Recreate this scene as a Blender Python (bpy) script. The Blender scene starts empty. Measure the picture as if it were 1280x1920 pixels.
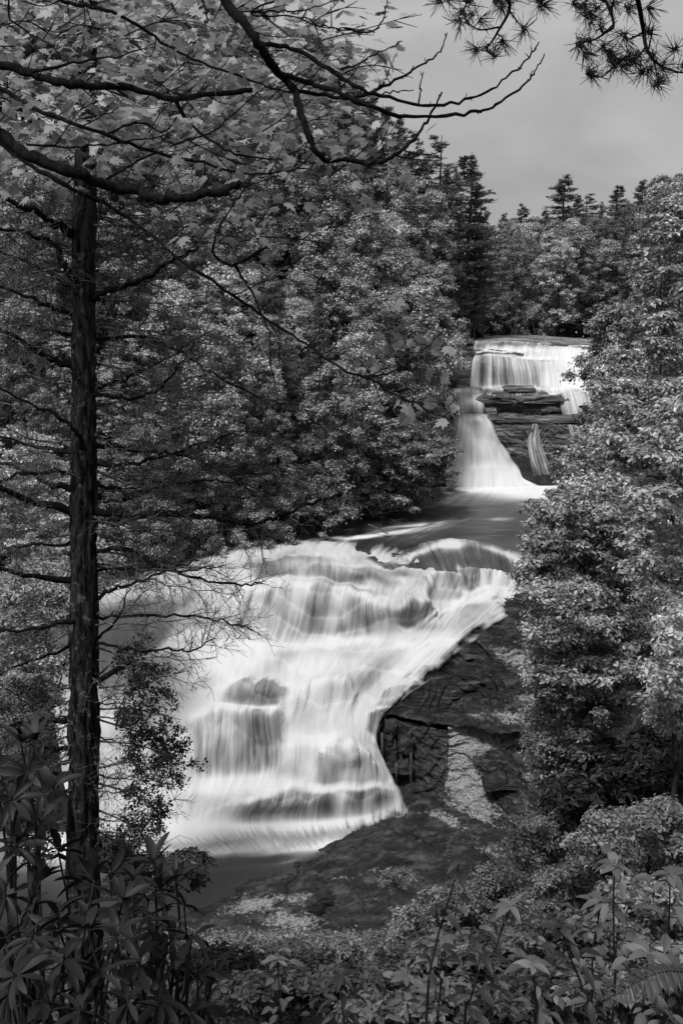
import bpy, math, random
import numpy as np
from math import radians as R
from mathutils import Vector

random.seed(11)
rng = np.random.default_rng(11)

# ------------------------------------------------------------------ camera
F = 1867.0                     # focal length in photograph pixels (1280 wide)
PITCH = R(12.1)
CP, SP = math.cos(PITCH), math.sin(PITCH)
sc = bpy.context.scene
cam_d = bpy.data.cameras.new('camera')
cam_d.sensor_fit = 'HORIZONTAL'
cam_d.sensor_width = 24.0
cam_d.lens = 24.0 * F / 1280.0
cam_d.clip_start = 0.05
cam_d.clip_end = 3000
cam = bpy.data.objects.new('camera', cam_d)
sc.collection.objects.link(cam)
cam.location = (0, 0, 0)
cam.rotation_euler = (R(90) - PITCH, 0, 0)
sc.camera = cam

# ------------------------------------------------------------------ sky and sun (overcast, black-and-white photograph)
SUN_EL, SUN_AZ = R(58), R(212)          # azimuth measured clockwise from +Y
world = bpy.data.worlds.new('World')
sc.world = world
world.use_nodes = True
wn, wl = world.node_tree.nodes, world.node_tree.links
wn.clear()
w_out = wn.new('ShaderNodeOutputWorld')
w_bg = wn.new('ShaderNodeBackground')
w_sky = wn.new('ShaderNodeTexSky')
w_sky.sky_type = 'NISHITA'
w_sky.sun_disc = False
w_sky.sun_elevation = SUN_EL
w_sky.sun_rotation = SUN_AZ
w_sky.dust_density = 3.0
w_bw = wn.new('ShaderNodeRGBToBW')
wl.new(w_sky.outputs[0], w_bw.inputs[0])
w_tc = wn.new('ShaderNodeTexCoord')
w_map = wn.new('ShaderNodeMapping'); w_map.inputs['Scale'].default_value = (1.0, 1.0, 3.0)
wl.new(w_tc.outputs['Generated'], w_map.inputs[0])
w_no = wn.new('ShaderNodeTexNoise'); w_no.inputs['Scale'].default_value = 2.4; w_no.inputs['Detail'].default_value = 5; w_no.inputs['Distortion'].default_value = 0.6
wl.new(w_map.outputs[0], w_no.inputs[0])
w_mr = wn.new('ShaderNodeMapRange')
w_mr.inputs['From Min'].default_value = 0.3; w_mr.inputs['From Max'].default_value = 0.7
w_mr.inputs['To Min'].default_value = 2.8; w_mr.inputs['To Max'].default_value = 5.1
wl.new(w_no.outputs[0], w_mr.inputs['Value'])
w_mix = wn.new('ShaderNodeMix'); w_mix.data_type = 'FLOAT'
w_mix.inputs[0].default_value = 0.72                       # a thin cloud sheet over the clear-sky gradient
wl.new(w_bw.outputs[0], w_mix.inputs[2]); wl.new(w_mr.outputs[0], w_mix.inputs[3])
wl.new(w_mix.outputs[0], w_bg.inputs['Color'])
w_bg.inputs['Strength'].default_value = 0.084
wl.new(w_bg.outputs[0], w_out.inputs['Surface'])

sun_d = bpy.data.lights.new('sun', 'SUN')
sun_d.energy = 2.3
sun_d.angle = R(9)
sun_d.color = (1, 1, 1)
sun = bpy.data.objects.new('sun', sun_d)
sc.collection.objects.link(sun)
sd = Vector((math.sin(SUN_AZ) * math.cos(SUN_EL), math.cos(SUN_AZ) * math.cos(SUN_EL), math.sin(SUN_EL)))
sun.rotation_euler = sd.to_track_quat('Z', 'Y').to_euler()

vs = sc.view_settings
vs.view_transform = 'Standard'
vs.look = 'None'
vs.exposure = 0.5
vs.gamma = 1.0
vs.use_curve_mapping = False
sc.cycles.max_bounces = 5
sc.cycles.diffuse_bounces = 2
sc.cycles.glossy_bounces = 2
sc.cycles.transmission_bounces = 3
sc.cycles.transparent_max_bounces = 6

COL = sc.collection

# ------------------------------------------------------------------ small helpers
def P(px, py, Y):
    """the world point at forward distance Y seen at photograph pixel (px, py)"""
    a, b = (px - 640) / F, (960 - py) / F
    k = Y / (CP + b * SP)
    return np.array([a * k, Y, (-SP + b * CP) * k])
def PZ(px, py, z):
    a, b = (px - 640) / F, (960 - py) / F
    k = z / (-SP + b * CP)
    return np.array([a * k, (CP + b * SP) * k, z])
def proj(V):
    """world points -> photograph pixels"""
    V = np.asarray(V, float)
    fwd = V[..., 1] * CP - V[..., 2] * SP
    up = V[..., 1] * SP + V[..., 2] * CP
    fwd = np.where(np.abs(fwd) < 1e-3, 1e-3, fwd)
    return 640 + F * V[..., 0] / fwd, 960 - F * up / fwd

def hash3(i, j, k):
    n = (i * 73856093) ^ (j * 19349663) ^ (k * 83492791)
    n = (n ^ (n >> 13)) * 1274126177
    return ((n ^ (n >> 16)) & 0xffff) / 65535.0
def vnoise(p):
    p = np.asarray(p, float)
    i = np.floor(p).astype(np.int64); f = p - i; f = f * f * (3 - 2 * f)
    r = 0
    for dx in (0, 1):
        for dy in (0, 1):
            for dz in (0, 1):
                w = (f[..., 0] if dx else 1 - f[..., 0]) * (f[..., 1] if dy else 1 - f[..., 1]) * (f[..., 2] if dz else 1 - f[..., 2])
                r = r + w * hash3(i[..., 0] + dx, i[..., 1] + dy, i[..., 2] + dz)
    return r * 2 - 1
def fbm(p, o=4, sc_=1.0):
    p = np.asarray(p, float) * sc_
    r, a = 0, 1
    for _ in range(o):
        r = r + a * vnoise(p); p = p * 2.03 + 17.3; a *= 0.5
    return r

def unit(v):
    return v / np.maximum(np.linalg.norm(v, axis=-1, keepdims=True), 1e-9)

def tag(o, label=None, cat=None, group=None, kind=None):
    if label: o['label'] = label
    if cat: o['category'] = cat
    if group: o['group'] = group
    if kind: o['kind'] = kind
    return o
def empty(name, loc=(0, 0, 0), label=None, cat=None, group=None, rz=0, s=1.0):
    o = bpy.data.objects.new(name, None)
    o.empty_display_size = 0.2
    o.location = tuple(float(c) for c in loc); o.rotation_euler = (0, 0, rz); o.scale = (s, s, s)
    COL.objects.link(o)
    return tag(o, label, cat, group)

class MB:
    """collects vertices, faces of one size each, and per-vertex attributes into one mesh"""
    def __init__(s):
        s.v, s.f, s.n, s.t = [], [], 0, []
    def add(s, V, Fa, tint=None):
        V = np.asarray(V, float).reshape(-1, 3); Fa = np.asarray(Fa, np.int64)
        s.v.append(V); s.f.append(Fa + s.n); s.n += len(V)
        s.t.append(np.full(len(V), 0.5) if tint is None else np.broadcast_to(tint, (len(V),)).astype(float))
    def mesh(s, name, mat, smooth=True):
        V = np.concatenate(s.v); T = np.concatenate(s.t)
        me = bpy.data.meshes.new(name)
        me.vertices.add(len(V)); me.vertices.foreach_set('co', V.astype(np.float32).ravel())
        idx = np.concatenate([f.ravel() for f in s.f]).astype(np.int32)
        cnt = np.concatenate([np.full(len(f), f.shape[1]) for f in s.f])
        st = np.concatenate([[0], np.cumsum(cnt)[:-1]]).astype(np.int32)
        me.loops.add(len(idx)); me.loops.foreach_set('vertex_index', idx)
        me.polygons.add(len(cnt)); me.polygons.foreach_set('loop_start', st)
        me.update(calc_edges=True)
        me.polygons.foreach_set('use_smooth', np.full(len(cnt), smooth))
        a = me.attributes.new('tint', 'FLOAT', 'POINT'); a.data.foreach_set('value', T.astype(np.float32))
        me.materials.append(mat)
        return me
    def obj(s, name, mat, parent=None, smooth=True):
        return link(name, s.mesh(name, mat, smooth), parent)
def link(name, me, parent=None, loc=None):
    o = bpy.data.objects.new(name, me)
    COL.objects.link(o)
    if parent is not None: o.parent = parent
    if loc is not None: o.location = tuple(float(c) for c in loc)
    return o

def frames(nrm, spin):
    n = unit(nrm)
    ref = np.where(np.abs(n[:, 2:3]) > 0.9, np.array([[1., 0, 0]]), np.array([[0, 0, 1.]]))
    x = unit(np.cross(ref, n)); y = np.cross(n, x)
    c, s = np.cos(spin)[:, None], np.sin(spin)[:, None]
    return x * c + y * s, y * c - x * s, n
def scatter(mb, tv, tf, pos, nrm, size, spin=None, tint=None):
    """numpy copies of one leaf template: x across, y along the leaf, z the leaf's normal"""
    n = len(pos)
    if spin is None: spin = rng.uniform(0, 2 * math.pi, n)
    X, Y, Z = frames(np.asarray(nrm, float), spin)
    size = np.broadcast_to(size, (n,))[:, None, None]
    V = np.asarray(pos)[:, None, :] + size * (tv[None, :, 0:1] * X[:, None] + tv[None, :, 1:2] * Y[:, None] + tv[None, :, 2:3] * Z[:, None])
    Fa = (np.arange(n)[:, None, None] * len(tv) + tf[None]).reshape(-1, tf.shape[1])
    if tint is None: tint = rng.uniform(0, 1, n)
    mb.add(V.reshape(-1, 3), Fa, np.repeat(tint, len(tv)))

def tube(mb, pts, rad, seg=6, tint=0.5, cap=True):
    pts = np.asarray(pts, float); n = len(pts)
    rad = np.broadcast_to(rad, (n,)).astype(float)
    T = unit(np.gradient(pts, axis=0))
    ref = np.array([0, 0, 1.]) if abs(T[0][2]) < 0.9 else np.array([1., 0, 0])
    rings = []
    for i in range(n):
        a = ref - T[i] * ref.dot(T[i]); a = a / max(np.linalg.norm(a), 1e-9); ref = a
        b = np.cross(T[i], a)
        th = np.linspace(0, 2 * math.pi, seg, endpoint=False)
        rings.append(pts[i] + rad[i] * (np.cos(th)[:, None] * a + np.sin(th)[:, None] * b))
    V = np.concatenate(rings)
    k = np.arange(seg); k2 = (k + 1) % seg
    Fa = np.concatenate([np.stack([i * seg + k, i * seg + k2, (i + 1) * seg + k2, (i + 1) * seg + k], 1) for i in range(n - 1)])
    mb.add(V, Fa, tint)
    if cap and seg == 4: mb.add(rings[-1], [[0, 1, 2, 3]], tint)
    elif cap: mb.add(np.concatenate([rings[-1], pts[-1:]]), np.stack([k, k2, np.full(seg, seg)], 1), tint)

def smooth_path(pts, m):
    """Catmull-Rom through pts, m samples per span (columns beyond xyz, e.g. a radius, ride along)"""
    pts = np.asarray(pts, float)
    if len(pts) < 3: 
        t = np.linspace(0, 1, m + 1)[:, None]
        return pts[0] * (1 - t) + pts[-1] * t
    p = np.vstack([2 * pts[0] - pts[1], pts, 2 * pts[-1] - pts[-2]])
    out = []
    for i in range(1, len(p) - 2):
        t = np.linspace(0, 1, m, endpoint=False)[:, None]
        out.append(0.5 * (2 * p[i] + (p[i + 1] - p[i - 1]) * t + (2 * p[i - 1] - 5 * p[i] + 4 * p[i + 1] - p[i + 2]) * t * t + (3 * p[i] - p[i - 1] - 3 * p[i + 1] + p[i + 2]) * t ** 3))
    out.append(pts[-1:])
    return np.concatenate(out)

# ------------------------------------------------------------------ materials (all neutral greys: the photograph is black and white)
def new_mat(name):
    m = bpy.data.materials.new(name); m.use_nodes = True
    nt = m.node_tree; nt.nodes.clear()
    return m, nt.nodes, nt.links, nt.nodes.new('ShaderNodeOutputMaterial')
def g(v): return (v, v, v, 1)
def math_n(N, L, op, a, b=None, clamp=False):
    n = N.new('ShaderNodeMath'); n.operation = op; n.use_clamp = clamp
    for i, x in enumerate((a, b)):
        if x is None: continue
        if isinstance(x, (int, float)): n.inputs[i].default_value = x
        else: L.new(x, n.inputs[i])
    return n.outputs[0]
def noise_n(N, L, vec, scale, detail=4, rough=0.55, dist=0.0):
    n = N.new('ShaderNodeTexNoise'); n.inputs['Scale'].default_value = scale; n.inputs['Detail'].default_value = detail
    n.inputs['Roughness'].default_value = rough; n.inputs['Distortion'].default_value = dist
    if vec is not None: L.new(vec, n.inputs['Vector'])
    return n.outputs[0]
def ramp_n(N, L, f, stops):
    n = N.new('ShaderNodeValToRGB'); L.new(f, n.inputs[0])
    e = n.color_ramp.elements
    while len(e) < len(stops): e.new(0.5)
    for i, (p, v) in enumerate(stops): e[i].position = p; e[i].color = g(v)
    return n.outputs[0]
def attr_n(N, name):
    n = N.new('ShaderNodeAttribute'); n.attribute_name = name
    return n.outputs['Fac']
def map_n(N, L, vec, scale, rot=(0, 0, 0)):
    n = N.new('ShaderNodeMapping'); n.inputs['Scale'].default_value = scale; n.inputs['Rotation'].default_value = rot
    L.new(vec, n.inputs[0]); return n.outputs[0]
def geo_pos(N): return N.new('ShaderNodeNewGeometry').outputs['Position']

def leaf_mat(name, lo, hi, trans=0.35, rough=0.5, spec=0.3, objvar=0.0):
    m, N, L, out = new_mat(name)
    t = attr_n(N, 'tint')
    col = ramp_n(N, L, t, [(0.0, lo), (0.55, (lo + hi) / 2), (1.0, hi)])
    if objvar:
        oi = N.new('ShaderNodeObjectInfo')
        k = N.new('ShaderNodeMapRange'); k.inputs['To Min'].default_value = 1 - objvar; k.inputs['To Max'].default_value = 1 + objvar
        L.new(oi.outputs['Random'], k.inputs['Value'])
        mx = N.new('ShaderNodeVectorMath'); mx.operation = 'SCALE'
        L.new(col, mx.inputs[0]); L.new(k.outputs[0], mx.inputs['Scale']); col = mx.outputs[0]
    b = N.new('ShaderNodeBsdfPrincipled'); L.new(col, b.inputs['Base Color'])
    b.inputs['Roughness'].default_value = rough; b.inputs['Specular IOR Level'].default_value = spec
    tr = N.new('ShaderNodeBsdfTranslucent'); L.new(col, tr.inputs[0])
    mix = N.new('ShaderNodeMixShader'); mix.inputs[0].default_value = trans
    L.new(b.outputs[0], mix.inputs[1]); L.new(tr.outputs[0], mix.inputs[2]); L.new(mix.outputs[0], out.inputs[0])
    return m
def bark_mat(name, lo, hi, scale=14, lichen=0.0):
    m, N, L, out = new_mat(name)
    tc = N.new('ShaderNodeTexCoord').outputs['Object']
    v = map_n(N, L, tc, (1, 1, 0.22))
    n1 = noise_n(N, L, v, scale, 6, 0.65, 0.4)
    col = ramp_n(N, L, n1, [(0.42, lo), (0.6, hi)])
    if lichen:
        n2 = noise_n(N, L, tc, 9, 5, 0.7)
        msk = ramp_n(N, L, n2, [(0.58, 0), (0.66, 1)])
        mx = N.new('ShaderNodeMix'); mx.data_type = 'RGBA'
        L.new(msk, mx.inputs[0]); L.new(col, mx.inputs[6]); mx.inputs[7].default_value = g(lichen); col = mx.outputs[2]
    b = N.new('ShaderNodeBsdfPrincipled'); L.new(col, b.inputs['Base Color']); b.inputs['Roughness'].default_value = 0.9
    b.inputs['Specular IOR Level'].default_value = 0.15
    bp = N.new('ShaderNodeBump'); bp.inputs['Strength'].default_value = 0.8; bp.inputs['Distance'].default_value = 0.02
    L.new(n1, bp.inputs['Height']); L.new(bp.outputs[0], b.inputs['Normal']); L.new(b.outputs[0], out.inputs[0])
    return m
def rock_mat(name, dark=0.035, mid=0.10, lichen=0.34, strat=(1, 1, 5), scale=0.8, rough=0.55, bump=0.25, cracks=True):
    """wet dark gneiss; vertex attribute 'lichen' lays pale crust over it"""
    m, N, L, out = new_mat(name)
    pos = geo_pos(N)
    v = map_n(N, L, pos, strat, (0.12, 0.08, 0.3))
    n1 = noise_n(N, L, v, scale, 8, 0.62, 0.3)
    base = ramp_n(N, L, math_n(N, L, 'ADD', math_n(N, L, 'MULTIPLY', n1, 0.7), math_n(N, L, 'MULTIPLY', noise_n(N, L, pos, 7, 7, 0.75), 0.3)), [(0.38, dark * .6), (0.5, dark * 1.5), (0.66, mid)])
    n2 = noise_n(N, L, map_n(N, L, pos, (1, 1, 1.8)), 4.5, 9, 0.8, 0.2)
    n5 = noise_n(N, L, pos, 14, 6, 0.75)
    n3 = noise_n(N, L, v, 0.45, 4, 0.6)
    li = attr_n(N, 'lichen')
    a = math_n(N, L, 'ADD', math_n(N, L, 'ADD', n2, math_n(N, L, 'MULTIPLY', n3, 0.6)), math_n(N, L, 'MULTIPLY', li, 0.55))
    msk = ramp_n(N, L, math_n(N, L, 'MULTIPLY', a, 0.6), [(0.575, 0), (0.61, 1)])
    n4 = noise_n(N, L, pos, 9, 5, 0.7)
    lcol = ramp_n(N, L, n4, [(0.36, lichen * 0.3), (0.5, lichen * .8), (0.7, lichen * 1.3)])
    mx = N.new('ShaderNodeMix'); mx.data_type = 'RGBA'
    L.new(msk, mx.inputs[0]); L.new(base, mx.inputs[6]); L.new(lcol, mx.inputs[7]); col = mx.outputs[2]
    hgt = math_n(N, L, 'ADD', n1, math_n(N, L, 'ADD', math_n(N, L, 'MULTIPLY', n2, 0.5), math_n(N, L, 'MULTIPLY', n5, 0.22)))
    if cracks:
        vo = N.new('ShaderNodeTexVoronoi'); vo.feature = 'DISTANCE_TO_EDGE'; vo.inputs['Scale'].default_value = 0.11
        nv = N.new('ShaderNodeVectorMath'); nv.operation = 'ADD'
        nn = N.new('ShaderNodeTexNoise'); nn.inputs['Scale'].default_value = 0.35; nn.inputs['Detail'].default_value = 4; L.new(pos, nn.inputs['Vector'])
        L.new(map_n(N, L, pos, (1, 0.45, 2.2), (0, 0, 0.5)), nv.inputs[0]); wq = N.new('ShaderNodeVectorMath'); wq.operation = 'SCALE'; wq.inputs['Scale'].default_value = 2.0; L.new(nn.outputs['Color'], wq.inputs[0]); L.new(wq.outputs[0], nv.inputs[1])
        L.new(nv.outputs[0], vo.inputs['Vector'])
        ck = ramp_n(N, L, vo.outputs['Distance'], [(0.0, 0.3), (0.008, 1)])
        mm = N.new('ShaderNodeMix'); mm.data_type = 'RGBA'; mm.blend_type = 'MULTIPLY'; mm.inputs[0].default_value = 0.6
        L.new(col, mm.inputs[6]); L.new(ck, mm.inputs[7]); col = mm.outputs[2]
        hgt = math_n(N, L, 'ADD', hgt, math_n(N, L, 'MULTIPLY', ck, 0.7))
    b = N.new('ShaderNodeBsdfPrincipled'); L.new(col, b.inputs['Base Color'])
    rg = math_n(N, L, 'ADD', math_n(N, L, 'MULTIPLY', msk, 0.9 - rough), rough)
    L.new(rg, b.inputs['Roughness']); b.inputs['Specular IOR Level'].default_value = 0.4
    bp = N.new('ShaderNodeBump'); bp.inputs['Strength'].default_value = 0.9; bp.inputs['Distance'].default_value = bump
    L.new(hgt, bp.inputs['Height']); L.new(bp.outputs[0], b.inputs['Normal']); L.new(b.outputs[0], out.inputs[0])
    return m
def water_mat(name, fu=1.0, fv=0.12, amp=0.5, fine=5.0, pale=0.61, dark=0.035, rough=0.6, edge=True, bump=0.04):
    """long-exposure water: white aerated streaks combed along the flow over dark wet rock.
    UV.x runs across the flow and UV.y along it, in metres; 'foam' says how much air the water holds, 'edge' fades the sheet's rim."""
    m, N, L, out = new_mat(name)
    uv = N.new('ShaderNodeUVMap').outputs[0]
    wob = N.new('ShaderNodeTexNoise'); wob.inputs['Scale'].default_value = 0.35; wob.inputs['Detail'].default_value = 2; L.new(uv, wob.inputs['Vector'])
    add = N.new('ShaderNodeVectorMath'); add.operation = 'MULTIPLY_ADD'
    L.new(wob.outputs['Color'], add.inputs[0]); add.inputs[1].default_value = (0.5, 0.4, 0); L.new(uv, add.inputs[2])
    v1 = map_n(N, L, add.outputs[0], (fu, fv, 1)); v2 = map_n(N, L, add.outputs[0], (fu * fine, fv * 1.3, 1))
    n1 = noise_n(N, L, v1, 1.0, 4, 0.55); n2 = noise_n(N, L, v2, 1.0, 3, 0.6)
    n0 = noise_n(N, L, map_n(N, L, add.outputs[0], (fu * 0.4, fv * 2.5, 1)), 1.0, 3, 0.55)
    n3 = noise_n(N, L, map_n(N, L, add.outputs[0], (fu * fine * 2.4, fv * 1.6, 1)), 1.0, 3, 0.6)
    s = math_n(N, L, 'ADD', math_n(N, L, 'ADD', math_n(N, L, 'MULTIPLY', n1, 0.45), math_n(N, L, 'MULTIPLY', n3, 0.16)), math_n(N, L, 'ADD', math_n(N, L, 'MULTIPLY', n2, 0.42), math_n(N, L, 'MULTIPLY', n0, 0.3)))
    s = math_n(N, L, 'MULTIPLY', math_n(N, L, 'SUBTRACT', s, 0.665), amp * 4)
    st = attr_n(N, 'streak')
    s = math_n(N, L, 'MULTIPLY', s, st)
    fo = math_n(N, L, 'ADD', attr_n(N, 'foam'), s)
    col = ramp_n(N, L, fo, [(0.0, dark), (0.25, dark * 2.6), (0.5, pale * 0.36), (0.78, pale * 0.78), (1.0, pale)])
    b = N.new('ShaderNodeBsdfPrincipled'); L.new(col, b.inputs['Base Color'])
    rr = N.new('ShaderNodeMapRange'); L.new(fo, rr.inputs['Value']); rr.inputs['To Min'].default_value = rough * 0.5; rr.inputs['To Max'].default_value = 0.9
    L.new(rr.outputs[0], b.inputs['Roughness']); b.inputs['Specular IOR Level'].default_value = 0.35
    bp = N.new('ShaderNodeBump'); bp.inputs['Strength'].default_value = 0.6; bp.inputs['Distance'].default_value = bump
    L.new(s, bp.inputs['Height']); L.new(bp.outputs[0], b.inputs['Normal'])
    last = b.outputs[0]
    if edge:
        e = math_n(N, L, 'ADD', attr_n(N, 'edge'), math_n(N, L, 'MULTIPLY', math_n(N, L, 'SUBTRACT', n2, 0.5), 1.1))
        a = ramp_n(N, L, e, [(0.2, 0), (0.75, 1)])
        tr = N.new('ShaderNodeBsdfTransparent'); mx = N.new('ShaderNodeMixShader')
        L.new(a, mx.inputs[0]); L.new(tr.outputs[0], mx.inputs[1]); L.new(last, mx.inputs[2]); last = mx.outputs[0]
    L.new(last, out.inputs[0])
    return m

M = {}
M['leaf_far'] = leaf_mat('broadleaf_foliage', 0.13, 0.70, 0.25, 0.5, 0.4, 0.55)
M['leaf_bright'] = leaf_mat('pale_broadleaf_foliage', 0.2, 0.8, 0.25, 0.5, 0.4, 0.4)
M['needle_far'] = leaf_mat('conifer_foliage', 0.05, 0.24, 0.15, 0.7, 0.2, 0.3)
M['leaf_right'] = leaf_mat('streamside_leaf', 0.08, 0.68, 0.25, 0.4, 0.6, 0.1)
M['leaf_shrub'] = leaf_mat('shrub_leaf', 0.08, 0.45, 0.3, 0.45, 0.5, 0.25)
M['leaf_herb'] = leaf_mat('herb_leaf', 0.05, 0.26, 0.35, 0.5, 0.4, 0.3)
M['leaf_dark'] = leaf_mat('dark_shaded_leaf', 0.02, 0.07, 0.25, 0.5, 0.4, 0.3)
M['maple'] = leaf_mat('maple_leaf', 0.05, 0.62, 0.45, 0.5, 0.35, 0.35)
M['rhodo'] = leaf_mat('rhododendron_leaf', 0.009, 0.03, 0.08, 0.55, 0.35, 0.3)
M['needle'] = leaf_mat('pine_needle', 0.02, 0.05, 0.2, 0.6, 0.2)
M['hemlock_leaf'] = leaf_mat('hemlock_needles', 0.02, 0.07, 0.2, 0.6, 0.2)
M['bark'] = bark_mat('hemlock_bark', 0.004, 0.055, 22, 0.16)
M['bark_thin'] = bark_mat('dark_branch_bark', 0.004, 0.016, 40)
M['bark_twig'] = bark_mat('lichened_twig_bark', 0.02, 0.22, 30, 0.36)
M['bark_far'] = bark_mat('forest_trunk_bark', 0.03, 0.12, 6)
M['stem'] = bark_mat('plant_stem_bark', 0.012, 0.04, 30)
M['rock'] = rock_mat('wet_gneiss', 0.018, 0.14, 0.46, (0.6, 1, 4.5), 1.1, 0.42, 0.4)
M['rock_face'] = rock_mat('wet_black_rock_face', 0.022, 0.07, 0.2, (1, 1, .5), 1.2, 0.4, 0.15)
M['rock_far'] = rock_mat('banded_cliff_rock', 0.06, 0.42, 0.5, (0.35, 1, 4.5), 0.9, 0.6, 0.35, False)
M['soil'] = rock_mat('forest_floor_soil', 0.012, 0.045, 0.08, (1, 1, 1), 1.5, 0.9, 0.2, False)
M['falls'] = water_mat('silky_cascade_water', 0.75, 0.10, 0.5, 5.0)
M['falls_far'] = water_mat('silky_upper_falls_water', 0.8, 0.05, 0.6, 4.0, 0.74)
M['pool'] = water_mat('smooth_river_water', 0.5, 0.09, 0.45, 4.0, 0.8, 0.03, 0.55, False, 0.02)
M['trickle'] = water_mat('thin_trickle_water', 2.2, 0.15, 0.9, 3.0)
def plain(name, v, rough=0.8):
    m, N, L, out = new_mat(name)
    b = N.new('ShaderNodeBsdfPrincipled'); b.inputs['Base Color'].default_value = g(v); b.inputs['Roughness'].default_value = rough
    L.new(b.outputs[0], out.inputs[0]); return m

# ------------------------------------------------------------------ ground height
def lerp(x, xs, ys): return np.interp(x, xs, ys)
def ground(x, y):
    x = np.asarray(x, float); y = np.asarray(y, float)
    bed = lerp(y, [46, 52, 60, 67, 95, 99, 103, 107, 112, 140, 400], [-31.5, -31.5, -25.5, -19.6, -19.6, -14, -12.5, -7.5, -5.6, -5.4, -5.4])
    xl = lerp(y, [30, 50, 58, 60, 64, 68, 72, 76, 80, 86, 92, 98, 110, 130, 200, 400], [-260, -80, -19, -17.5, -15, -10, -5, 0.6, 3, 6.5, 9.3, 10.5, 13.5, 15.5, 20, 30])
    xr = lerp(y, [30, 50, 60, 70, 80, 98, 110, 130, 200, 400], [4, 6, 9, 15, 19, 26, 33, 36, 30, 34])
    dl = np.maximum(0, xl - x); dr = np.maximum(0, x - xr)
    def f(d, m): return np.where(d < m, 0.78 * d, 0.78 * m + 0.28 * (d - m))
    val = bed + np.minimum(f(dl, 22), 60) + np.minimum(f(dr, 15), 17) + np.clip(y - 135, 0, 50) * 0.05
    near = -1.75 - 0.665 * np.maximum(y, 0) + 0.25 * np.maximum(0, x - 7)
    near = np.where(y < 0, -1.75 + 0.0 * y, near)
    return np.maximum(val, np.where(y < 60, near, -999))
def gz(x, y): return float(ground(x, y))

def build_ground():
    xs = np.concatenate([np.linspace(-900, -70, 18), np.linspace(-66, 66, 133), np.linspace(70, 900, 18)])
    ys = np.concatenate([np.linspace(-300, -12, 12), np.linspace(-10, 150, 161), np.linspace(156, 1500, 40)])
    X, Y = np.meshgrid(xs, ys)
    Z = ground(X, Y)
    Pn = np.stack([X, Y, Z], -1)
    Z = Z + 0.35 * fbm(Pn, 4, 0.25) - 0.15
    V = np.stack([X, Y, Z], -1).reshape(-1, 3)
    nx, ny = len(xs), len(ys)
    i = np.arange((ny - 1) * (nx - 1)); r, c = i // (nx - 1), i % (nx - 1); a = r * nx + c
    mb = MB(); mb.add(V, np.stack([a, a + 1, a + nx + 1, a + nx], 1))
    o = mb.obj('ground', M['soil']); tag(o, 'dark forest floor of the river gorge and its steep wooded banks', kind='structure')
build_ground()

# ------------------------------------------------------------------ surfaces spanned between control points
def patch(name, ctrl, nu, nv, mat, disp=None, off=0.0, foam=None, edge=None, lichen=None, streak=None, parent=None, flip=False, smooth=True):
    """ctrl: rows x columns of world points. Catmull-Rom surface, displaced, with UVs in metres and vertex attributes."""
    C = np.asarray(ctrl, float)
    rows = [smooth_path(r, nu) for r in C]
    rows = np.stack(rows)                                     # R x U x 3
    S = np.stack([smooth_path(rows[:, j], nv) for j in range(rows.shape[1])], 1)   # V x U x 3
    nV, nU = S.shape[:2]
    du = np.gradient(S, axis=1); dv = np.gradient(S, axis=0)
    nrm = unit(np.cross(du, dv))
    if flip: nrm = -nrm
    s = np.sign(np.sum(nrm * (-S), -1, keepdims=True)); s[s == 0] = 1
    up = nrm * s
    S0 = S.copy()
    if off: S = S + up * off
    if disp is not None: S = S + disp(S0, up)
    U = np.cumsum(np.linalg.norm(du, axis=-1), 1).mean(0)[None].repeat(nV, 0)
    W = np.cumsum(np.linalg.norm(dv, axis=-1), 0)
    px, py = proj(S0)
    i = np.arange((nV - 1) * (nU - 1)); r, c = i // (nU - 1), i % (nU - 1); a = r * nU + c
    Fa = np.stack([a, a + 1, a + nU + 1, a + nU], 1)
    mb = MB(); mb.add(S.reshape(-1, 3), Fa)
    me = mb.mesh(name, mat, smooth)
    uvl = me.uv_layers.new(name='UVMap')
    idx = np.empty(len(me.loops), np.int32); me.loops.foreach_get('vertex_index', idx)
    UV = np.stack([U.ravel(), W.ravel()], 1)[idx]
    uvl.data.foreach_set('uv', UV.astype(np.float32).ravel())
    uu = np.linspace(0, 1, nU)[None].repeat(nV, 0); vv = np.linspace(0, 1, nV)[:, None].repeat(nU, 1)
    for nm, fn in (('foam', foam), ('edge', edge), ('lichen', lichen), ('streak', streak)):
        val = np.full((nV, nU), {'foam': 0.8, 'edge': 1.0, 'lichen': 0.0, 'streak': 1.0}[nm]) if fn is None else fn(px, py, uu, vv, S0) * np.ones((nV, nU))
        at = me.attributes.new(nm, 'FLOAT', 'POINT'); at.data.foreach_set('value', val.astype(np.float32).ravel())
    return link(name, me, parent)
def blobs(px, py, base, lst):
    """sum of soft ellipses: (cx, cy, rx, ry, angle in degrees, amount)"""
    r = np.full(px.shape, float(base))
    for cx, cy, rx, ry, an, am in lst:
        c, s = math.cos(R(an)), math.sin(R(an))
        dx, dy = px - cx, py - cy
        a, b = (dx * c + dy * s) / rx, (-dx * s + dy * c) / ry
        r = r + am * np.exp(-(a * a + b * b))
    return r
def Z3(rows): return [[PZ(*p) for p in r] for r in rows]
def Y3(rows): return [[P(*p) for p in r] for r in rows]

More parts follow.
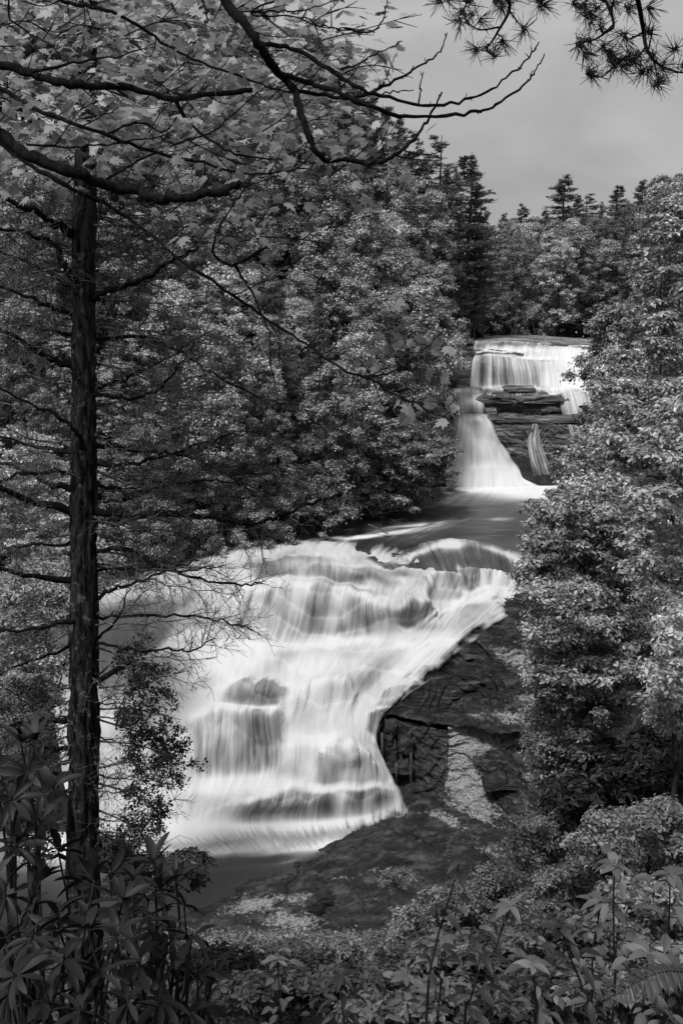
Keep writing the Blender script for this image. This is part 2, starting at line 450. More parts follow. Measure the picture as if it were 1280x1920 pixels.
_a = R(35)
ROT = np.array([[math.cos(_a), -math.sin(_a), 0], [math.sin(_a), math.cos(_a), 0], [0, 0, 1]])
def rock_disp(amp=0.3, f=0.5, terr=0.0, tf=2.2, zs=2.0, fine=0.06):
    def d(S, up):
        q = S * np.array([1, 1, zs])
        rid = 1 - 2 * np.abs(fbm(S @ ROT * np.array([.35, 1.6, 2.2]), 4, .8))
        n = fbm(q, 5, f) * amp + fbm(S, 5, 3.1) * fine + rid * fine * 1.6
        if terr:
            t = fbm(S * np.array([1, 1, 0.4]), 3, 0.28) * 2.2 + S[..., 2] * 0.8 + S[..., 1] * 0.12
            k = t * tf; fr = k - np.floor(k)
            n = n + terr * (np.floor(k) + np.clip(fr * 6, 0, 1) - k)
        return up * n[..., None]
    return d

exec_after = []
# ---- lower cascade: flow lines from the lip to the pool (photograph pixel and height), left to right
FL = [
 [(60,1120,-18.3),(80,1150,-18.8),(90,1180,-19.4),(100,1250,-21.8),(100,1330,-24.2),(110,1400,-25.6),(120,1470,-27.6),(130,1510,-28.4),(140,1570,-29.9),(150,1620,-30)],
 [(200,1090,-18),(230,1115,-18.2),(260,1135,-18.8),(255,1215,-22),(240,1290,-23.4),(240,1360,-25),(250,1460,-27.6),(250,1490,-28.3),(250,1565,-29.8),(270,1600,-30)],
 [(380,1040,-18),(370,1065,-18.15),(390,1105,-18.8),(360,1210,-22),(340,1280,-23.3),(340,1350,-25),(350,1455,-27.5),(340,1490,-28.3),(320,1565,-29.8),(370,1608,-30)],
 [(500,1020,-18),(480,1045,-18.1),(490,1095,-18.7),(450,1205,-21.9),(430,1280,-23.2),(420,1340,-24.8),(410,1452,-27.4),(400,1490,-28.2),(380,1560,-29.8),(430,1612,-30)],
 [(620,1010,-18),(590,1035,-18.1),(580,1100,-18.8),(550,1205,-21.9),(510,1290,-23.3),(490,1340,-24.7),(490,1445,-27.2),(470,1490,-28.1),(445,1550,-29.7),(490,1612,-30)],
 [(720,1020,-18),(690,1055,-18.2),(670,1112,-18.9),(650,1202,-21.7),(590,1290,-23.2),(560,1350,-24.8),(560,1430,-26.8),(550,1480,-27.9),(525,1542,-29.6),(560,1606,-30)],
 [(790,1045,-18),(780,1075,-18.4),(750,1130,-19.1),(740,1200,-21.4),(660,1280,-22.9),(630,1340,-24.4),(635,1395,-25.7),(620,1460,-27.4),(605,1538,-29.5),(625,1588,-30)],
 [(870,1068,-18.3),(870,1082,-18.6),(850,1125,-19.6),(810,1190,-21.0),(730,1260,-22.6),(680,1320,-24),(670,1390,-25.6),(680,1440,-27),(680,1530,-29.4),(690,1560,-29.9)],
 [(960,1060,-18.3),(950,1080,-18.6),(930,1130,-19.6),(860,1190,-20.8),(790,1260,-22.4),(730,1310,-23.7),(698,1370,-25.2),(715,1430,-26.8),(740,1505,-29),(740,1545,-29.8)],
 [(1050,1060,-18.4),(1040,1090,-18.7),(990,1138,-19.7),(890,1204,-21),(803,1280,-22.7),(750,1322,-23.9),(712,1382,-25.4),(732,1440,-27),(766,1512,-29.1),(774,1548,-29.9)],
]
FLW = np.array([[PZ(*p) for p in l] for l in FL]).transpose(1, 0, 2)       # stations x lines x 3
def ledge_phase(S):
    """hidden rock ledges under the water: uneven steps about a metre and a half high"""
    t = -S[..., 2] * .62 + 1.3 * fbm(S * np.array([.35, .5, 0.0]), 3, .35) + .14 * fbm(S * np.array([1, .6, .1]), 2, 1.6)
    return t, t - np.floor(t)
LEDGES = []
def ledge(crest, foot, fo=.66, st=1.0, jut=.7, dark=()):
    """one hidden rock ledge: water leaves it along crest and lands along foot (photograph pixels)"""
    LEDGES.append((np.array(crest, float), np.array(foot, float), fo, st, jut, dark))
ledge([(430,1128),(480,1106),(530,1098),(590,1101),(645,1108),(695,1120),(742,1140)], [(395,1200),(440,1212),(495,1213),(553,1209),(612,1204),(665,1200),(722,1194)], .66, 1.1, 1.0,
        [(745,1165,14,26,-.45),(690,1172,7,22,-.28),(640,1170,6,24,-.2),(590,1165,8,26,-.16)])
ledge([(736,1146),(762,1128),(795,1132),(818,1152)], [(742,1172),(768,1182),(798,1180),(816,1168)], .52, 1.0, .7)
ledge([(772,1094),(808,1086),(850,1082),(872,1088)], [(796,1126),(834,1130),(862,1124),(880,1112)], .62, 1.1, .6)
ledge([(858,1072),(878,1068),(898,1078)], [(862,1108),(882,1110),(902,1104)], .38, .9, .5)
ledge([(900,1080),(925,1078),(955,1080)], [(904,1103),(928,1104),(956,1104)], .66, 1.0, .5)
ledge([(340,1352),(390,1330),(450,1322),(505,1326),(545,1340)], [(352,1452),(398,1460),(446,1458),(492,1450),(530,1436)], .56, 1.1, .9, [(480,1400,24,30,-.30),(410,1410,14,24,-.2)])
ledge([(592,1424),(618,1404),(655,1400),(690,1414),(706,1436)], [(585,1472),(618,1484),(660,1486),(695,1478),(716,1466)], .68, .5, .8)
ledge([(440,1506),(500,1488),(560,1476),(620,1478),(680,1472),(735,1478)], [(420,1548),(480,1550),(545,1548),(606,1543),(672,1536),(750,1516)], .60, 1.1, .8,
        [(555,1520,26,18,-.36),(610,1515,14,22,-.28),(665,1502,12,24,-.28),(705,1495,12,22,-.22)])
ledge([(716,1296),(745,1286),(788,1280)], [(704,1326),(730,1332),(764,1322)], .62, 1.0, .5)
ledge([(690,1338),(716,1328),(742,1332)], [(682,1372),(702,1384),(718,1382)], .55, 1.0, .5)
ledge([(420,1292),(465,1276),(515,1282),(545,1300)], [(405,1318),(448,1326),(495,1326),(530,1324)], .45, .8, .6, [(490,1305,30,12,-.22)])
ledge([(548,1296),(590,1280),(640,1282),(676,1300)], [(525,1372),(565,1384),(612,1384),(655,1368)], .86, .35, .6)
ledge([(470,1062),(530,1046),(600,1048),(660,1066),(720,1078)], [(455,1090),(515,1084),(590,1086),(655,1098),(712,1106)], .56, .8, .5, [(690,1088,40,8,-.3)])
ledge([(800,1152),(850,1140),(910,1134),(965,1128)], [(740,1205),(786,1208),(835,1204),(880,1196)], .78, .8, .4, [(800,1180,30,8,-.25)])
def sstep(x, a, b):
    t = np.clip((x - a) / (b - a), 0, 1); return t * t * (3 - 2 * t)
def ledge_st(px, py, crest, foot):
    """(across, down) coordinates of pixels on a ledge: 0..1 between its ends and between crest and foot"""
    k = np.linspace(0, 1, len(crest)); t = np.zeros_like(px); q = np.linspace(-.3, 1.3, 90)
    def ext(P_, j): return np.interp(q, k, P_[:, j]) + np.where(q < 0, q, np.where(q > 1, q - 1, 0)) * (P_[-1, j] - P_[0, j])
    cx, cy, fx, fy = ext(crest, 0), ext(crest, 1), ext(foot, 0), ext(foot, 1)
    sv = np.zeros_like(px)
    for _ in range(5):
        best = np.full(px.shape, 1e9)
        X = cx[:, None] + (fx - cx)[:, None] * t.ravel()[None]
        sv = q[np.argmin(np.abs(X - px.ravel()[None]), 0)].reshape(px.shape)
        c_, f_ = np.interp(sv, q, cy), np.interp(sv, q, fy)
        t = np.clip((py - c_) / (f_ - c_), -1.5, 2)
    return sv, t
_cache = {}
def ledge_fields(px, py):
    key = (px.shape, float(px.sum()))
    if key in _cache: return _cache[key]
    out = []
    for L_ in LEDGES:
        x0, x1 = min(L_[0][:, 0].min(), L_[1][:, 0].min()) - 30, max(L_[0][:, 0].max(), L_[1][:, 0].max()) + 30
        y0, y1 = L_[0][:, 1].min() - 30, L_[1][:, 1].max() + 30
        m = (px > x0) & (px < x1) & (py > y0) & (py < y1)
        sv, t = ledge_st(px[m], py[m], L_[0], L_[1])
        out.append((m, sv, t))
    _cache[key] = out
    return out
def falls_disp(S, up):
    px, py = proj(S)
    b = blobs(px, py, 0, [(640,1415,38,26,0,0.7),(765,1140,30,16,0,0.45),(745,1150,18,30,0,0.25),(480,1345,70,22,0,0.5),(380,1350,40,25,0,0.4),
                          (600,1290,60,18,-15,0.25),(680,1480,40,30,0,0.35),(560,1500,40,40,0,0.2),(900,1085,25,14,0,0.4),(830,1088,40,14,0,0.35),(600,1235,90,20,0,0.3),(430,1230,90,20,10,0.3)])
    t, fr = ledge_phase(S)
    fade = np.clip((S[..., 2] + 29.9) / 1.2, 0, 1)
    b = b + 0.06 * np.sin(np.pi * np.clip(fr * 1.15, 0, 1)) ** .7 * fade
    b = b * fade
    for (cr_, ft_, fo, st, jut, dk), (m, sv, t) in zip(LEDGES, ledge_fields(px, py)):
        wob = .10 * fbm(np.stack([sv * 9, t * 0, t * 0 + fo * 9], -1), 3)
        pr = sstep(t + wob, -.16, .10) * (1 - sstep(t, .12, 1.0)) * sstep(np.minimum(sv, 1 - sv), -.05, .16)
        b[m] += jut * .62 * pr * (1 + .25 * fbm(np.stack([sv * 22, t * .8, t * 0], -1), 2))
    n = fbm(S * np.array([1, 0.35, 0.35]), 3, 0.6) * 0.16 + fbm(S * np.array([1, 0.22, 0.22]), 3, 2.4) * 0.045
    return up * ((b * 0.8 + n * fade))[..., None] + np.array([0, 0, 0.05])
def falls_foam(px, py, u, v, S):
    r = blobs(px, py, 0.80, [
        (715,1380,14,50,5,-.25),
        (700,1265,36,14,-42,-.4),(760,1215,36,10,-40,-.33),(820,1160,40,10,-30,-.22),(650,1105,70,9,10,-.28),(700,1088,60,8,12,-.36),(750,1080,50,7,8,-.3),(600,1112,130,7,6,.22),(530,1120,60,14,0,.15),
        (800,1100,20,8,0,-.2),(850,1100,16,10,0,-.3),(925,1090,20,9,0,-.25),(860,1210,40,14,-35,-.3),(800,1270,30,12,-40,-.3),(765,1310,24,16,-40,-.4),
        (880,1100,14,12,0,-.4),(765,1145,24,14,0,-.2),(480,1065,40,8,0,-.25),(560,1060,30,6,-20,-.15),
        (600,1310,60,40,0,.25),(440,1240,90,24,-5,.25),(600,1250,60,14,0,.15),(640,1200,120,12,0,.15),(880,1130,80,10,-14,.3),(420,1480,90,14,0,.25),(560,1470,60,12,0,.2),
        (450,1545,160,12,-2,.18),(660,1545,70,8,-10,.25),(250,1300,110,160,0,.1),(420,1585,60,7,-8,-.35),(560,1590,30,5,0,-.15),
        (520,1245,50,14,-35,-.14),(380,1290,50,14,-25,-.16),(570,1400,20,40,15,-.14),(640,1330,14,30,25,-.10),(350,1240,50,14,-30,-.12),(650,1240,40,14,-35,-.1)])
    for (cr_, ft_, fo, st, jut, dk), (m, sv, t) in zip(LEDGES, ledge_fields(px, py)):
        wob = .10 * fbm(np.stack([sv * 9, t * 0, t * 0 + fo * 9], -1), 3)
        w = sstep(np.minimum(sv, 1 - sv), -.04, .16) * sstep(t + wob, -.05, .16) * (1 - sstep(t, .80, 1.12))
        f_ = fo - .02 + .10 * fbm(S[m], 3, .7)
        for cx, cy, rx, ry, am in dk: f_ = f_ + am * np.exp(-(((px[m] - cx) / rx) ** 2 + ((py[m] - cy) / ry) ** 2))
        lip = .16 * np.exp(-((t + wob - .02) / .10) ** 2) * sstep(np.minimum(sv, 1 - sv), 0, .2); ft = .22 * np.exp(-((t - 1.08) / .12) ** 2) * sstep(np.minimum(sv, 1 - sv), 0, .2)
        r[m] = r[m] * (1 - w) + f_ * w + lip + ft
    t, fr = ledge_phase(S)
    k = np.clip((S[..., 2] + 29.6) / .8, 0, 1)
    r = r - k * 0.08 * np.exp(-((fr - .62) / .2) ** 2) * (0.5 + fbm(S * np.array([1, 1, .3]), 2, .6)) + k * 0.10 * np.exp(-((fr - .06) / .10) ** 2)
    return np.clip(r + .02 + 0.13 * fbm(S * np.array([1, .7, .7]), 3, 0.45), 0.05, 1.0)
def falls_edge(px, py, u, v, S):
    e = np.minimum(1, (1 - u) / 0.13) * np.minimum(1, (1 - v) / 0.12) * np.minimum(1, v / 0.09)
    return np.clip(e + np.where(u > .8, .45, 0) * np.clip(e * 4, 0, 1) * (fbm(S, 3, 1.3)) * (1 - np.clip(e, 0, 1) * .3), 0, 1)
def falls_streak(px, py, u, v, S):
    r = np.clip(blobs(px, py, 0.36, [(600,1150,170,50,0,.8),(470,1400,110,40,0,.6),(620,1510,120,36,0,.55),(850,1180,130,80,-35,.5),(600,1310,80,50,0,-.15),(870,1095,90,16,0,.6)]), 0.2, 1.3)
    for (cr_, ft_, fo, st, jut, dk), (m, sv, t) in zip(LEDGES, ledge_fields(px, py)):
        w = sstep(np.minimum(sv, 1 - sv), -.04, .16) * sstep(t, 0, .25) * (1 - sstep(t, .8, 1.15))
        r[m] = r[m] * (1 - w) + st * .85 * w
    return r * np.clip((S[..., 2] + 30.3) / 1.3, .25, 1)
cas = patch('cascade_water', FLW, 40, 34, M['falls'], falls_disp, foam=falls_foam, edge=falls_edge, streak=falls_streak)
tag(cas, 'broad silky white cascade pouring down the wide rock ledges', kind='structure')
bed = patch('cascade_rock', FLW[:, :-1], 20, 14, M['rock'], rock_disp(0.10, 0.5, 0.05), off=-0.55)
tag(bed, 'dark wet bedrock under the broad lower cascade', kind='structure')


# ---- rock beside the cascade
dome = Z3([
 [(900,1150,-20.3),(975,1118,-19.35),(1060,1112,-19.0),(1160,1100,-18.5),(1330,1080,-17)],
 [(800,1225,-22.0),(870,1192,-21.1),(970,1180,-20.6),(1090,1180,-20.2),(1330,1170,-18.3)],
 [(720,1300,-23.8),(783,1270,-22.95),(885,1262,-22.4),(1005,1260,-22.1),(1330,1250,-19.8)],
 [(690,1330,-24.9),(722,1318,-24.15),(820,1312,-23.75),(925,1306,-23.5),(1330,1320,-21.5)],
 [(705,1345,-25.3),(736,1346,-24.6),(790,1358,-24.75),(842,1366,-24.75),(1330,1420,-23.0)]])
dome_l = lambda px, py, u, v, S: blobs(px, py, -0.16, [(940,1230,50,14,15,.45),(1000,1240,60,30,0,.4),(960,1350,80,20,0,.5),(1000,1310,60,20,0,.5),(900,1340,40,14,-30,.2)])
o = patch('rock_dome', dome, 110, 90, M['rock'], rock_disp(0.2, 0.45, 0.26, 1.3, 2, .075), smooth=False, lichen=dome_l)
tag(o, 'rounded dark wet rock dome right of the cascade', kind='structure')
left_face = Y3([
 [(700,1338,57.2),(738,1346,56.2),(790,1359,55.2),(840,1368,54.5)],
 [(705,1400,57.0),(745,1405,56.0),(795,1420,55.1),(841,1425,54.3)],
 [(720,1490,56.4),(770,1494,55.4),(805,1504,54.6),(838,1516,53.9)]])
o = patch('rock_wall', left_face, 60, 70, M['rock_face'], rock_disp(0.16, 0.7, 0.12, .8, 1, 0.04), smooth=False)
tag(o, 'black vertical rock face dropping beside the foot of the cascade', kind='structure')
right_face = Y3([
 [(839,1364,54.6),(880,1342,55.6),(930,1310,56.8),(1010,1300,57),(1330,1290,53)],
 [(840,1400,54.4),(890,1385,54.6),(950,1370,54.8),(1020,1370,54),(1330,1370,50)],
 [(838,1450,54.2),(890,1450,53.6),(950,1440,53.0),(1020,1440,51.5),(1330,1450,46)],
 [(836,1518,53.9),(890,1542,52.2),(950,1566,50.4),(1020,1590,48),(1330,1650,41)]])
o = patch('lichen_rock_wall', right_face, 80, 70, M['rock'], rock_disp(0.16, 0.6, 0.16, 1.2, 1, 0.065), smooth=False,
          lichen=lambda px, py, u, v, S: blobs(px, py, 0.12, [(870,1460,40,90,-25,.6),(955,1365,90,40,0,.7),(900,1380,50,30,0,.35),(900,1400,60,12,-10,.3),(930,1430,40,30,20,-.35),(940,1490,40,12,0,-.3)]))
tag(o, 'pale lichen crusted rock face at the corner of the outcrop', kind='structure')
platform = Z3([
 [(330,1600,-30.9),(640,1532,-30.9),(700,1522,-30.3),(772,1490,-29.35),(836,1512,-29.1),(900,1540,-29.0),(1010,1588,-28.6),(1330,1650,-25)],
 [(330,1640,-30.8),(560,1604,-30.45),(660,1572,-29.9),(780,1552,-29.45),(860,1572,-29.15),(940,1612,-28.8),(1050,1645,-28),(1330,1700,-25)],
 [(330,1680,-30.5),(480,1652,-30.15),(610,1630,-29.8),(740,1620,-29.4),(860,1635,-29),(960,1665,-28.5),(1080,1700,-27.5),(1330,1750,-24)],
 [(300,1740,-30.2),(440,1710,-29.75),(580,1700,-29.5),(720,1690,-29.2),(850,1700,-28.7),(970,1720,-28.2),(1100,1750,-27),(1330,1790,-23.5)],
 [(250,1830,-29.5),(420,1790,-29.0),(580,1780,-28.8),(720,1770,-28.6),(850,1780,-28.0),(970,1790,-27.4),(1100,1800,-26.5),(1330,1850,-22.5)]])
o = patch('rock_platform', platform, 100, 90, M['rock'], rock_disp(0.09, 0.35, 0.12, 1.1, 2.5, 0.05), smooth=False,
          lichen=lambda px, py, u, v, S: blobs(px, py, -0.04, [(480,1700,70,22,-5,.55),(560,1735,60,16,0,.55),(590,1690,40,18,0,.45),(640,1650,60,6,0,.4),(740,1635,70,8,0,.35),(850,1545,60,12,25,.4),(920,1600,40,10,20,.3),(700,1690,50,8,0,.3),(560,1640,80,20,-15,-.2),(520,1625,60,20,-10,-.2)]))
tag(o, 'low dark rock shelf with pale lichen patches in front of the cascade', kind='structure')

# ---- pools
lower = Z3([[(-900,1560,-30.05),(0,1560,-30.05),(300,1560,-30.05),(560,1540,-30.05),(780,1530,-30.05)],
            [(-1100,1640,-30.05),(-60,1640,-30.05),(280,1640,-30.05),(500,1640,-30.05),(800,1640,-30.05)],
            [(-1500,1850,-30.05),(-200,1850,-30.05),(250,1850,-30.05),(500,1850,-30.05),(820,1850,-30.05)]])
o = patch('lower_pool_water', lower, 40, 40, M['pool'], None,
          foam=lambda px, py, u, v, S: np.clip(blobs(px, py, 0.03, [(400,1560,260,34,-6,.95),(300,1585,140,26,0,.5),(440,1590,170,13,-3,.75),(600,1590,60,8,-20,.4),(470,1625,120,4,-6,.12),(560,1612,80,3,-14,.14),(120,1580,160,60,0,.6),(540,1596,60,6,-8,.35),(660,1552,80,12,-20,.5)]), 0, 1),
          streak=lambda px, py, u, v, S: blobs(px, py, 0.15, [(430,1585,150,20,0,.4)]))
tag(o, 'dark lower pool fringed with foam at the foot of the cascade', kind='structure')
pool = Z3([[(780,885,-18.02),(860,890,-18.02),(960,890,-18.02),(1060,890,-18.02),(1200,890,-18.02)],
           [(740,940,-18.0),(830,940,-18.0),(930,940,-18.0),(1030,940,-18.0),(1200,940,-18.0)],
           [(560,990,-18.0),(690,985,-18.0),(800,985,-18.0),(950,985,-18.0),(1180,985,-18.0)],
           [(380,1035,-18.0),(540,1020,-18.0),(720,1025,-18.0),(900,1030,-18.0),(1150,1035,-18.0)],
           [(160,1110,-18.25),(420,1070,-18.3),(700,1085,-18.6),(900,1085,-18.7),(1150,1085,-18.7)]])
def pool_foam(px, py, u, v, S):
    r = blobs(px, py, 0.22, [(930,908,130,18,2,1.1),(1040,925,80,14,0,.6),(860,900,80,14,0,1.0),(960,935,80,12,0,.15),(700,1005,90,3.5,-7,.7),(790,983,60,2.5,-6,.55),(760,994,70,2.5,-9,.4),
                            (640,1008,40,3.5,-5,.5),(540,1022,60,4,-8,.5),(440,1040,50,4,-14,.5),(935,973,26,3,0,.35),(900,1005,140,14,0,-.12),(760,1030,120,14,5,-.2),(880,1050,90,20,0,-.2),(640,1025,60,10,-6,-.18),(660,1043,60,5,4,.5),(790,1035,50,6,-28,.3)])
    return np.clip(r, 0.02, 1)
o = patch('river_pool_water', pool, 60, 60, M['pool'], lambda S, up: np.array([0, 0, 1.]) * (0.05 * fbm(S * np.array([.4, 1, 1]), 3, .8))[..., None], foam=pool_foam,
          streak=lambda px, py, u, v, S: blobs(px, py, 0.35, [(720,1000,140,24,-6,.5)]))
tag(o, 'smooth dark river pool between the upper falls and the cascade', kind='structure')

mound = Z3([
 [(670,1050,-18.15),(770,1022,-18.05),(845,1008,-18.1),(920,1018,-18.1),(1010,1040,-18.2)],
 [(690,1056,-18.12),(780,1036,-17.8),(845,1017,-17.35),(915,1027,-17.5),(1000,1054,-18.1)],
 [(705,1066,-18.2),(795,1058,-18.0),(860,1052,-17.9),(920,1050,-17.85),(1005,1068,-18.4)],
 [(715,1078,-18.5),(805,1076,-18.4),(865,1076,-18.4),(925,1076,-18.4),(1010,1084,-18.7)],
 [(715,1100,-19.3),(805,1100,-19.2),(865,1106,-19.5),(925,1104,-19.4),(1010,1104,-19.4)]])
o = patch('river_rock_mound', mound, 30, 26, M['falls'], lambda S, up: up * (0.06 * fbm(S, 3, 1.1))[..., None] ,
          foam=lambda px, py, u, v, S: np.clip(blobs(px, py, 0.16, [(845,1019,34,10,-5,.95),(790,1034,50,7,-24,.6),(740,1050,40,5,-18,.35),(925,1030,40,6,18,.6),(975,1050,30,8,25,.7),(768,1050,3,16,30,.5),(915,1093,40,9,0,.55),(860,1066,5,9,-30,.6),(884,1085,4,16,-25,.9),(820,1090,30,10,0,.45),(880,1052,60,10,0,-.1)]), 0.02, 1),
          edge=lambda px, py, u, v, S: np.clip(np.minimum(np.minimum(1, v / .06), np.minimum(1, np.minimum(u, 1 - u) / .08)), 0, 1))
tag(o, 'dark rounded rock hump with water veiling over its top', kind='structure')

# ---- upper falls
colsU = [840, 885, 930, 985, 1040, 1095, 1160, 1240]
def rowU(pys, ys): return [(px, a, b) for px, a, b in zip(colsU, pys, ys)]
rockU = Y3([
 rowU([640,636,629,628,631,634,638,640], [126]*8),
 rowU([648,644,639,638,641,645,648,650], [113]*8),
 rowU([662,660,658,656,655,654,656,660], [109,109,109,109,109,109,109,109]),
 rowU([668,666,664,668,672,676,680,684], [106.8,106.8,106.8,106.8,106.8,106.9,107,107]),
 rowU([728,728,728,727,725,727,730,732], [105.3,105.3,105.3,105.2,105.2,105.4,105.4,105.4]),
 rowU([744,742,744,742,740,742,744,746], [101.8]*8)])
o = patch('upper_cliff_rock', rockU, 16, 16, M['rock_far'], rock_disp(0.15, 0.5, 0.1, 1.5, 2, .03), off=-0.25)
tag(o, 'banded rock wall behind the upper waterfall curtain', kind='structure')
slab = Y3([rowU([640,636,629,628,631,634,638,640], [126]*8), rowU([643,640,637,636,641,645,649,651], [114.5]*8), rowU([646,644,641,640,645,649,653,655],[113.2]*8)])
o = patch('crest_rock', slab, 12, 8, M['rock_far'], rock_disp(0.05, 0.4, 0.0, 1, 1, .02), lichen=lambda px, py, u, v, S: px * 0 + 0.35)
tag(o, 'pale flat slab along the crest of the upper falls', kind='structure')
waterU = Y3([
 [(px, a, b) for px, a, b in zip([888,910,950,1000,1050,1100,1160,1230], [641,641,641,642,647,649,652,655], [113]*8)],
 [(px, a, b) for px, a, b in zip([886,908,948,998,1048,1098,1160,1230], [652,651,650,652,654,656,660,662], [109.2]*8)],
 [(px, a, b) for px, a, b in zip([890,905,945,995,1045,1095,1155,1230], [662,661,664,667,668,672,676,680], [107.0]*8)],
 [(px, a, b) for px, a, b in zip([884,902,942,990,1042,1095,1155,1230], [676,672,672,676,680,686,690,694], [106.2,106.2,106.2,106.2,106.2,105.9,105.7,105.5])],
 [(px, a, b) for px, a, b in zip([881,900,940,990,1045,1100,1165,1235], [700,700,700,700,702,706,710,712], [105.8,105.8,105.8,105.8,105.6,105,104.8,104.8])],
 [(px, a, b) for px, a, b in zip([879,898,938,990,1048,1105,1170,1240], [728,728,728,727,727,730,735,738], [105.3,105.3,105.3,105.1,104.8,104,103.8,103.8])]])
def wu_foam(px, py, u, v, S):
    r = blobs(px, py, 0.82, [(908,694,7,30,-8,-.6),(925,700,5,30,-5,-.28),(895,700,5,28,0,-.25),(940,700,4,30,-4,-.3),(966,705,5,26,0,-.22),(992,708,5,26,0,-.2),(1014,706,5,26,0,-.15),
        (950,645,50,4,0,-.4),(900,650,16,5,0,-.25),(1000,648,50,3,0,-.2),(905,663,28,2,0,-.7),(950,664,22,2,2,-.3),(1020,677,22,1.5,4,-.25),(1080,700,60,40,0,.25),(960,657,80,3,0,.2),(1000,672,40,3,0,.2)])
    return np.clip(r, 0.05, 1)
o = patch('upper_falls_water', waterU, 22, 16, M['falls_far'], lambda S, up: up * (0.10 * fbm(S * np.array([1, .2, .15]), 3, 1.1) + .05)[..., None], foam=wu_foam,
          edge=lambda px, py, u, v, S: np.minimum(1, u / .04) * np.minimum(1, v / 0.04 + .4), streak=lambda px, py, u, v, S: blobs(px, py, 0.7, [(960,705,80,30,0,.9),(1090,700,50,60,0,-.5)]))
tag(o, 'upper waterfall curtain falling over a level rock ledge', kind='structure')
sheet_later = []
# mid ledge: bright water sliding along the step, then the dark banded rock and the lower cliff
midR = Y3([
 [(px, 741, 102.6) for px in (820, 880, 940, 1000, 1060, 1120, 1200)],
 [(px, a, 101.6) for px, a in zip((820, 880, 940, 1000, 1060, 1120, 1200), (748,746,748,746,744,746,750))],
 [(px, a, 101.2) for px, a in zip((820, 880, 940, 1000, 1060, 1120, 1200), (766,765,766,766,765,766,770))],
 [(px, a, 101.5) for px, a in zip((820, 880, 940, 1000, 1060, 1120, 1200), (784,784,786,786,785,786,790))],
 [(px, a, 98.9) for px, a in zip((820, 880, 940, 1000, 1060, 1120, 1200), (796,794,798,794,796,800,806))],
 [(px, a, 98.4) for px, a in zip((820, 880, 940, 1000, 1060, 1120, 1200), (830,830,832,830,830,834,840))],
 [(px, a, 97.8) for px, a in zip((820, 880, 940, 1000, 1060, 1120, 1200), (912,912,912,911,910,912,916))]])
o = patch('middle_cliff_rock', midR, 60, 50, M['rock_far'], rock_disp(0.16, 0.6, 0.18, 1.8, 3, .05), smooth=False, lichen=lambda px, py, u, v, S: blobs(px, py, -0.3, [(960,792,90,8,0,.35),(1000,745,80,6,0,.3)]))
tag(o, 'dark banded cliff between the upper falls and the pool', kind='structure')
def sheet(name, label, cols, mat, foam, edge=None, streak=None, nu=16, nv=14, lift=0.12, kind='structure', disp2=None):
    C = np.array([[P(*p) for p in l] for l in cols]).transpose(1, 0, 2)
    ed = edge or (lambda px, py, u, v, S: np.minimum(1, np.minimum(u, 1 - u) / .12) * np.minimum(1, .5 + v / 0.1))
    o = patch(name, C, nu, nv, mat, lambda S, up: np.where(S[..., 2:3] > -18.9, np.clip((S[..., 2:3] + 18.0) / 1.5, 0, 1), 1) * up * (lift + (disp2(S) if disp2 else 0.05 * fbm(S, 3, 1.0)))[..., None], foam=foam, edge=ed, streak=streak)
    return tag(o, label, kind=kind)
sheet('upper_curtain_water', 'separate strands falling at the left of the upper curtain', [[(893,668,106.0),(893,690,105.5),(892,726,105.0)],[(912,667,105.9),(913,690,105.3),(914,727,104.9)],[(936,668,105.8),(938,690,105.1),(940,727,104.8)],[(970,672,105.7),(974,694,105.0),(978,727,104.8)],[(1010,677,105.7),(1016,698,105.0),(1022,727,104.8)]],
      M['falls_far'], lambda px, py, u, v, S: np.clip(blobs(px, py, 0.66, [(905,690,5,40,0,-.5),(926,700,5,30,0,-.35),(951,700,5,30,0,-.3),(985,705,4,26,0,-.2),(960,726,90,4,0,.4)]), 0, 1), lift=.1, streak=lambda px, py, u, v, S: px * 0 + 1.2)
sheet('upper_step_water', 'thin sheet over the highest small step of the falls', [[(896,642,112.6),(896,650,110.6),(896,660,108.6)],[(930,641,112.6),(930,650,110.4),(930,661,108.4)],[(975,642,112.6),(975,651,110.4),(975,663,108.4)],[(1030,645,112.6),(1030,654,110.4),(1030,666,108.4)]],
      M['falls_far'], lambda px, py, u, v, S: np.clip(blobs(px, py, 0.6, [(960,645,60,3,0,-.2),(940,659,60,4,0,.3)]), 0, 1), lift=.12, streak=lambda px, py, u, v, S: px * 0 + 1.1)
sheet('ledge_water', 'bright shallow water sliding along the ledge below the curtain',
      [[(850,728,105.3),(850,736,103.4),(846,745,101.8)],[(900,727,105.3),(900,735,103.4),(900,743,101.8)],[(960,727,105.2),(960,735,103.4),(960,744,101.8)],
       [(1040,726,105.1),(1040,733,103.4),(1044,742,101.8)],[(1100,727,105.1),(1100,735,103.4),(1100,744,101.8)],[(1200,727,105.1),(1200,737,103.4),(1200,748,101.8)]],
      M['falls_far'], lambda px, py, u, v, S: np.clip(blobs(px, py, 0.55, [(880,734,50,4,0,-.4),(960,738,40,3,0,-.45),(1000,730,90,3,0,.25),(1110,735,70,20,0,.35),(870,745,40,6,0,.4)]), 0, 1), lift=0.1)
sheet('side_falls_water', 'small white side fall stepping down at the right of the dark cliff',
      [[(1042,738,101.9),(1048,762,101.1),(1056,786,100.9)],[(1072,736,101.9),(1080,762,100.9),(1088,787,100.4)],[(1105,736,101.9),(1115,762,100.7),(1122,790,100)]],
      M['falls_far'], lambda px, py, u, v, S: px * 0 + 0.75, lift=0.2)
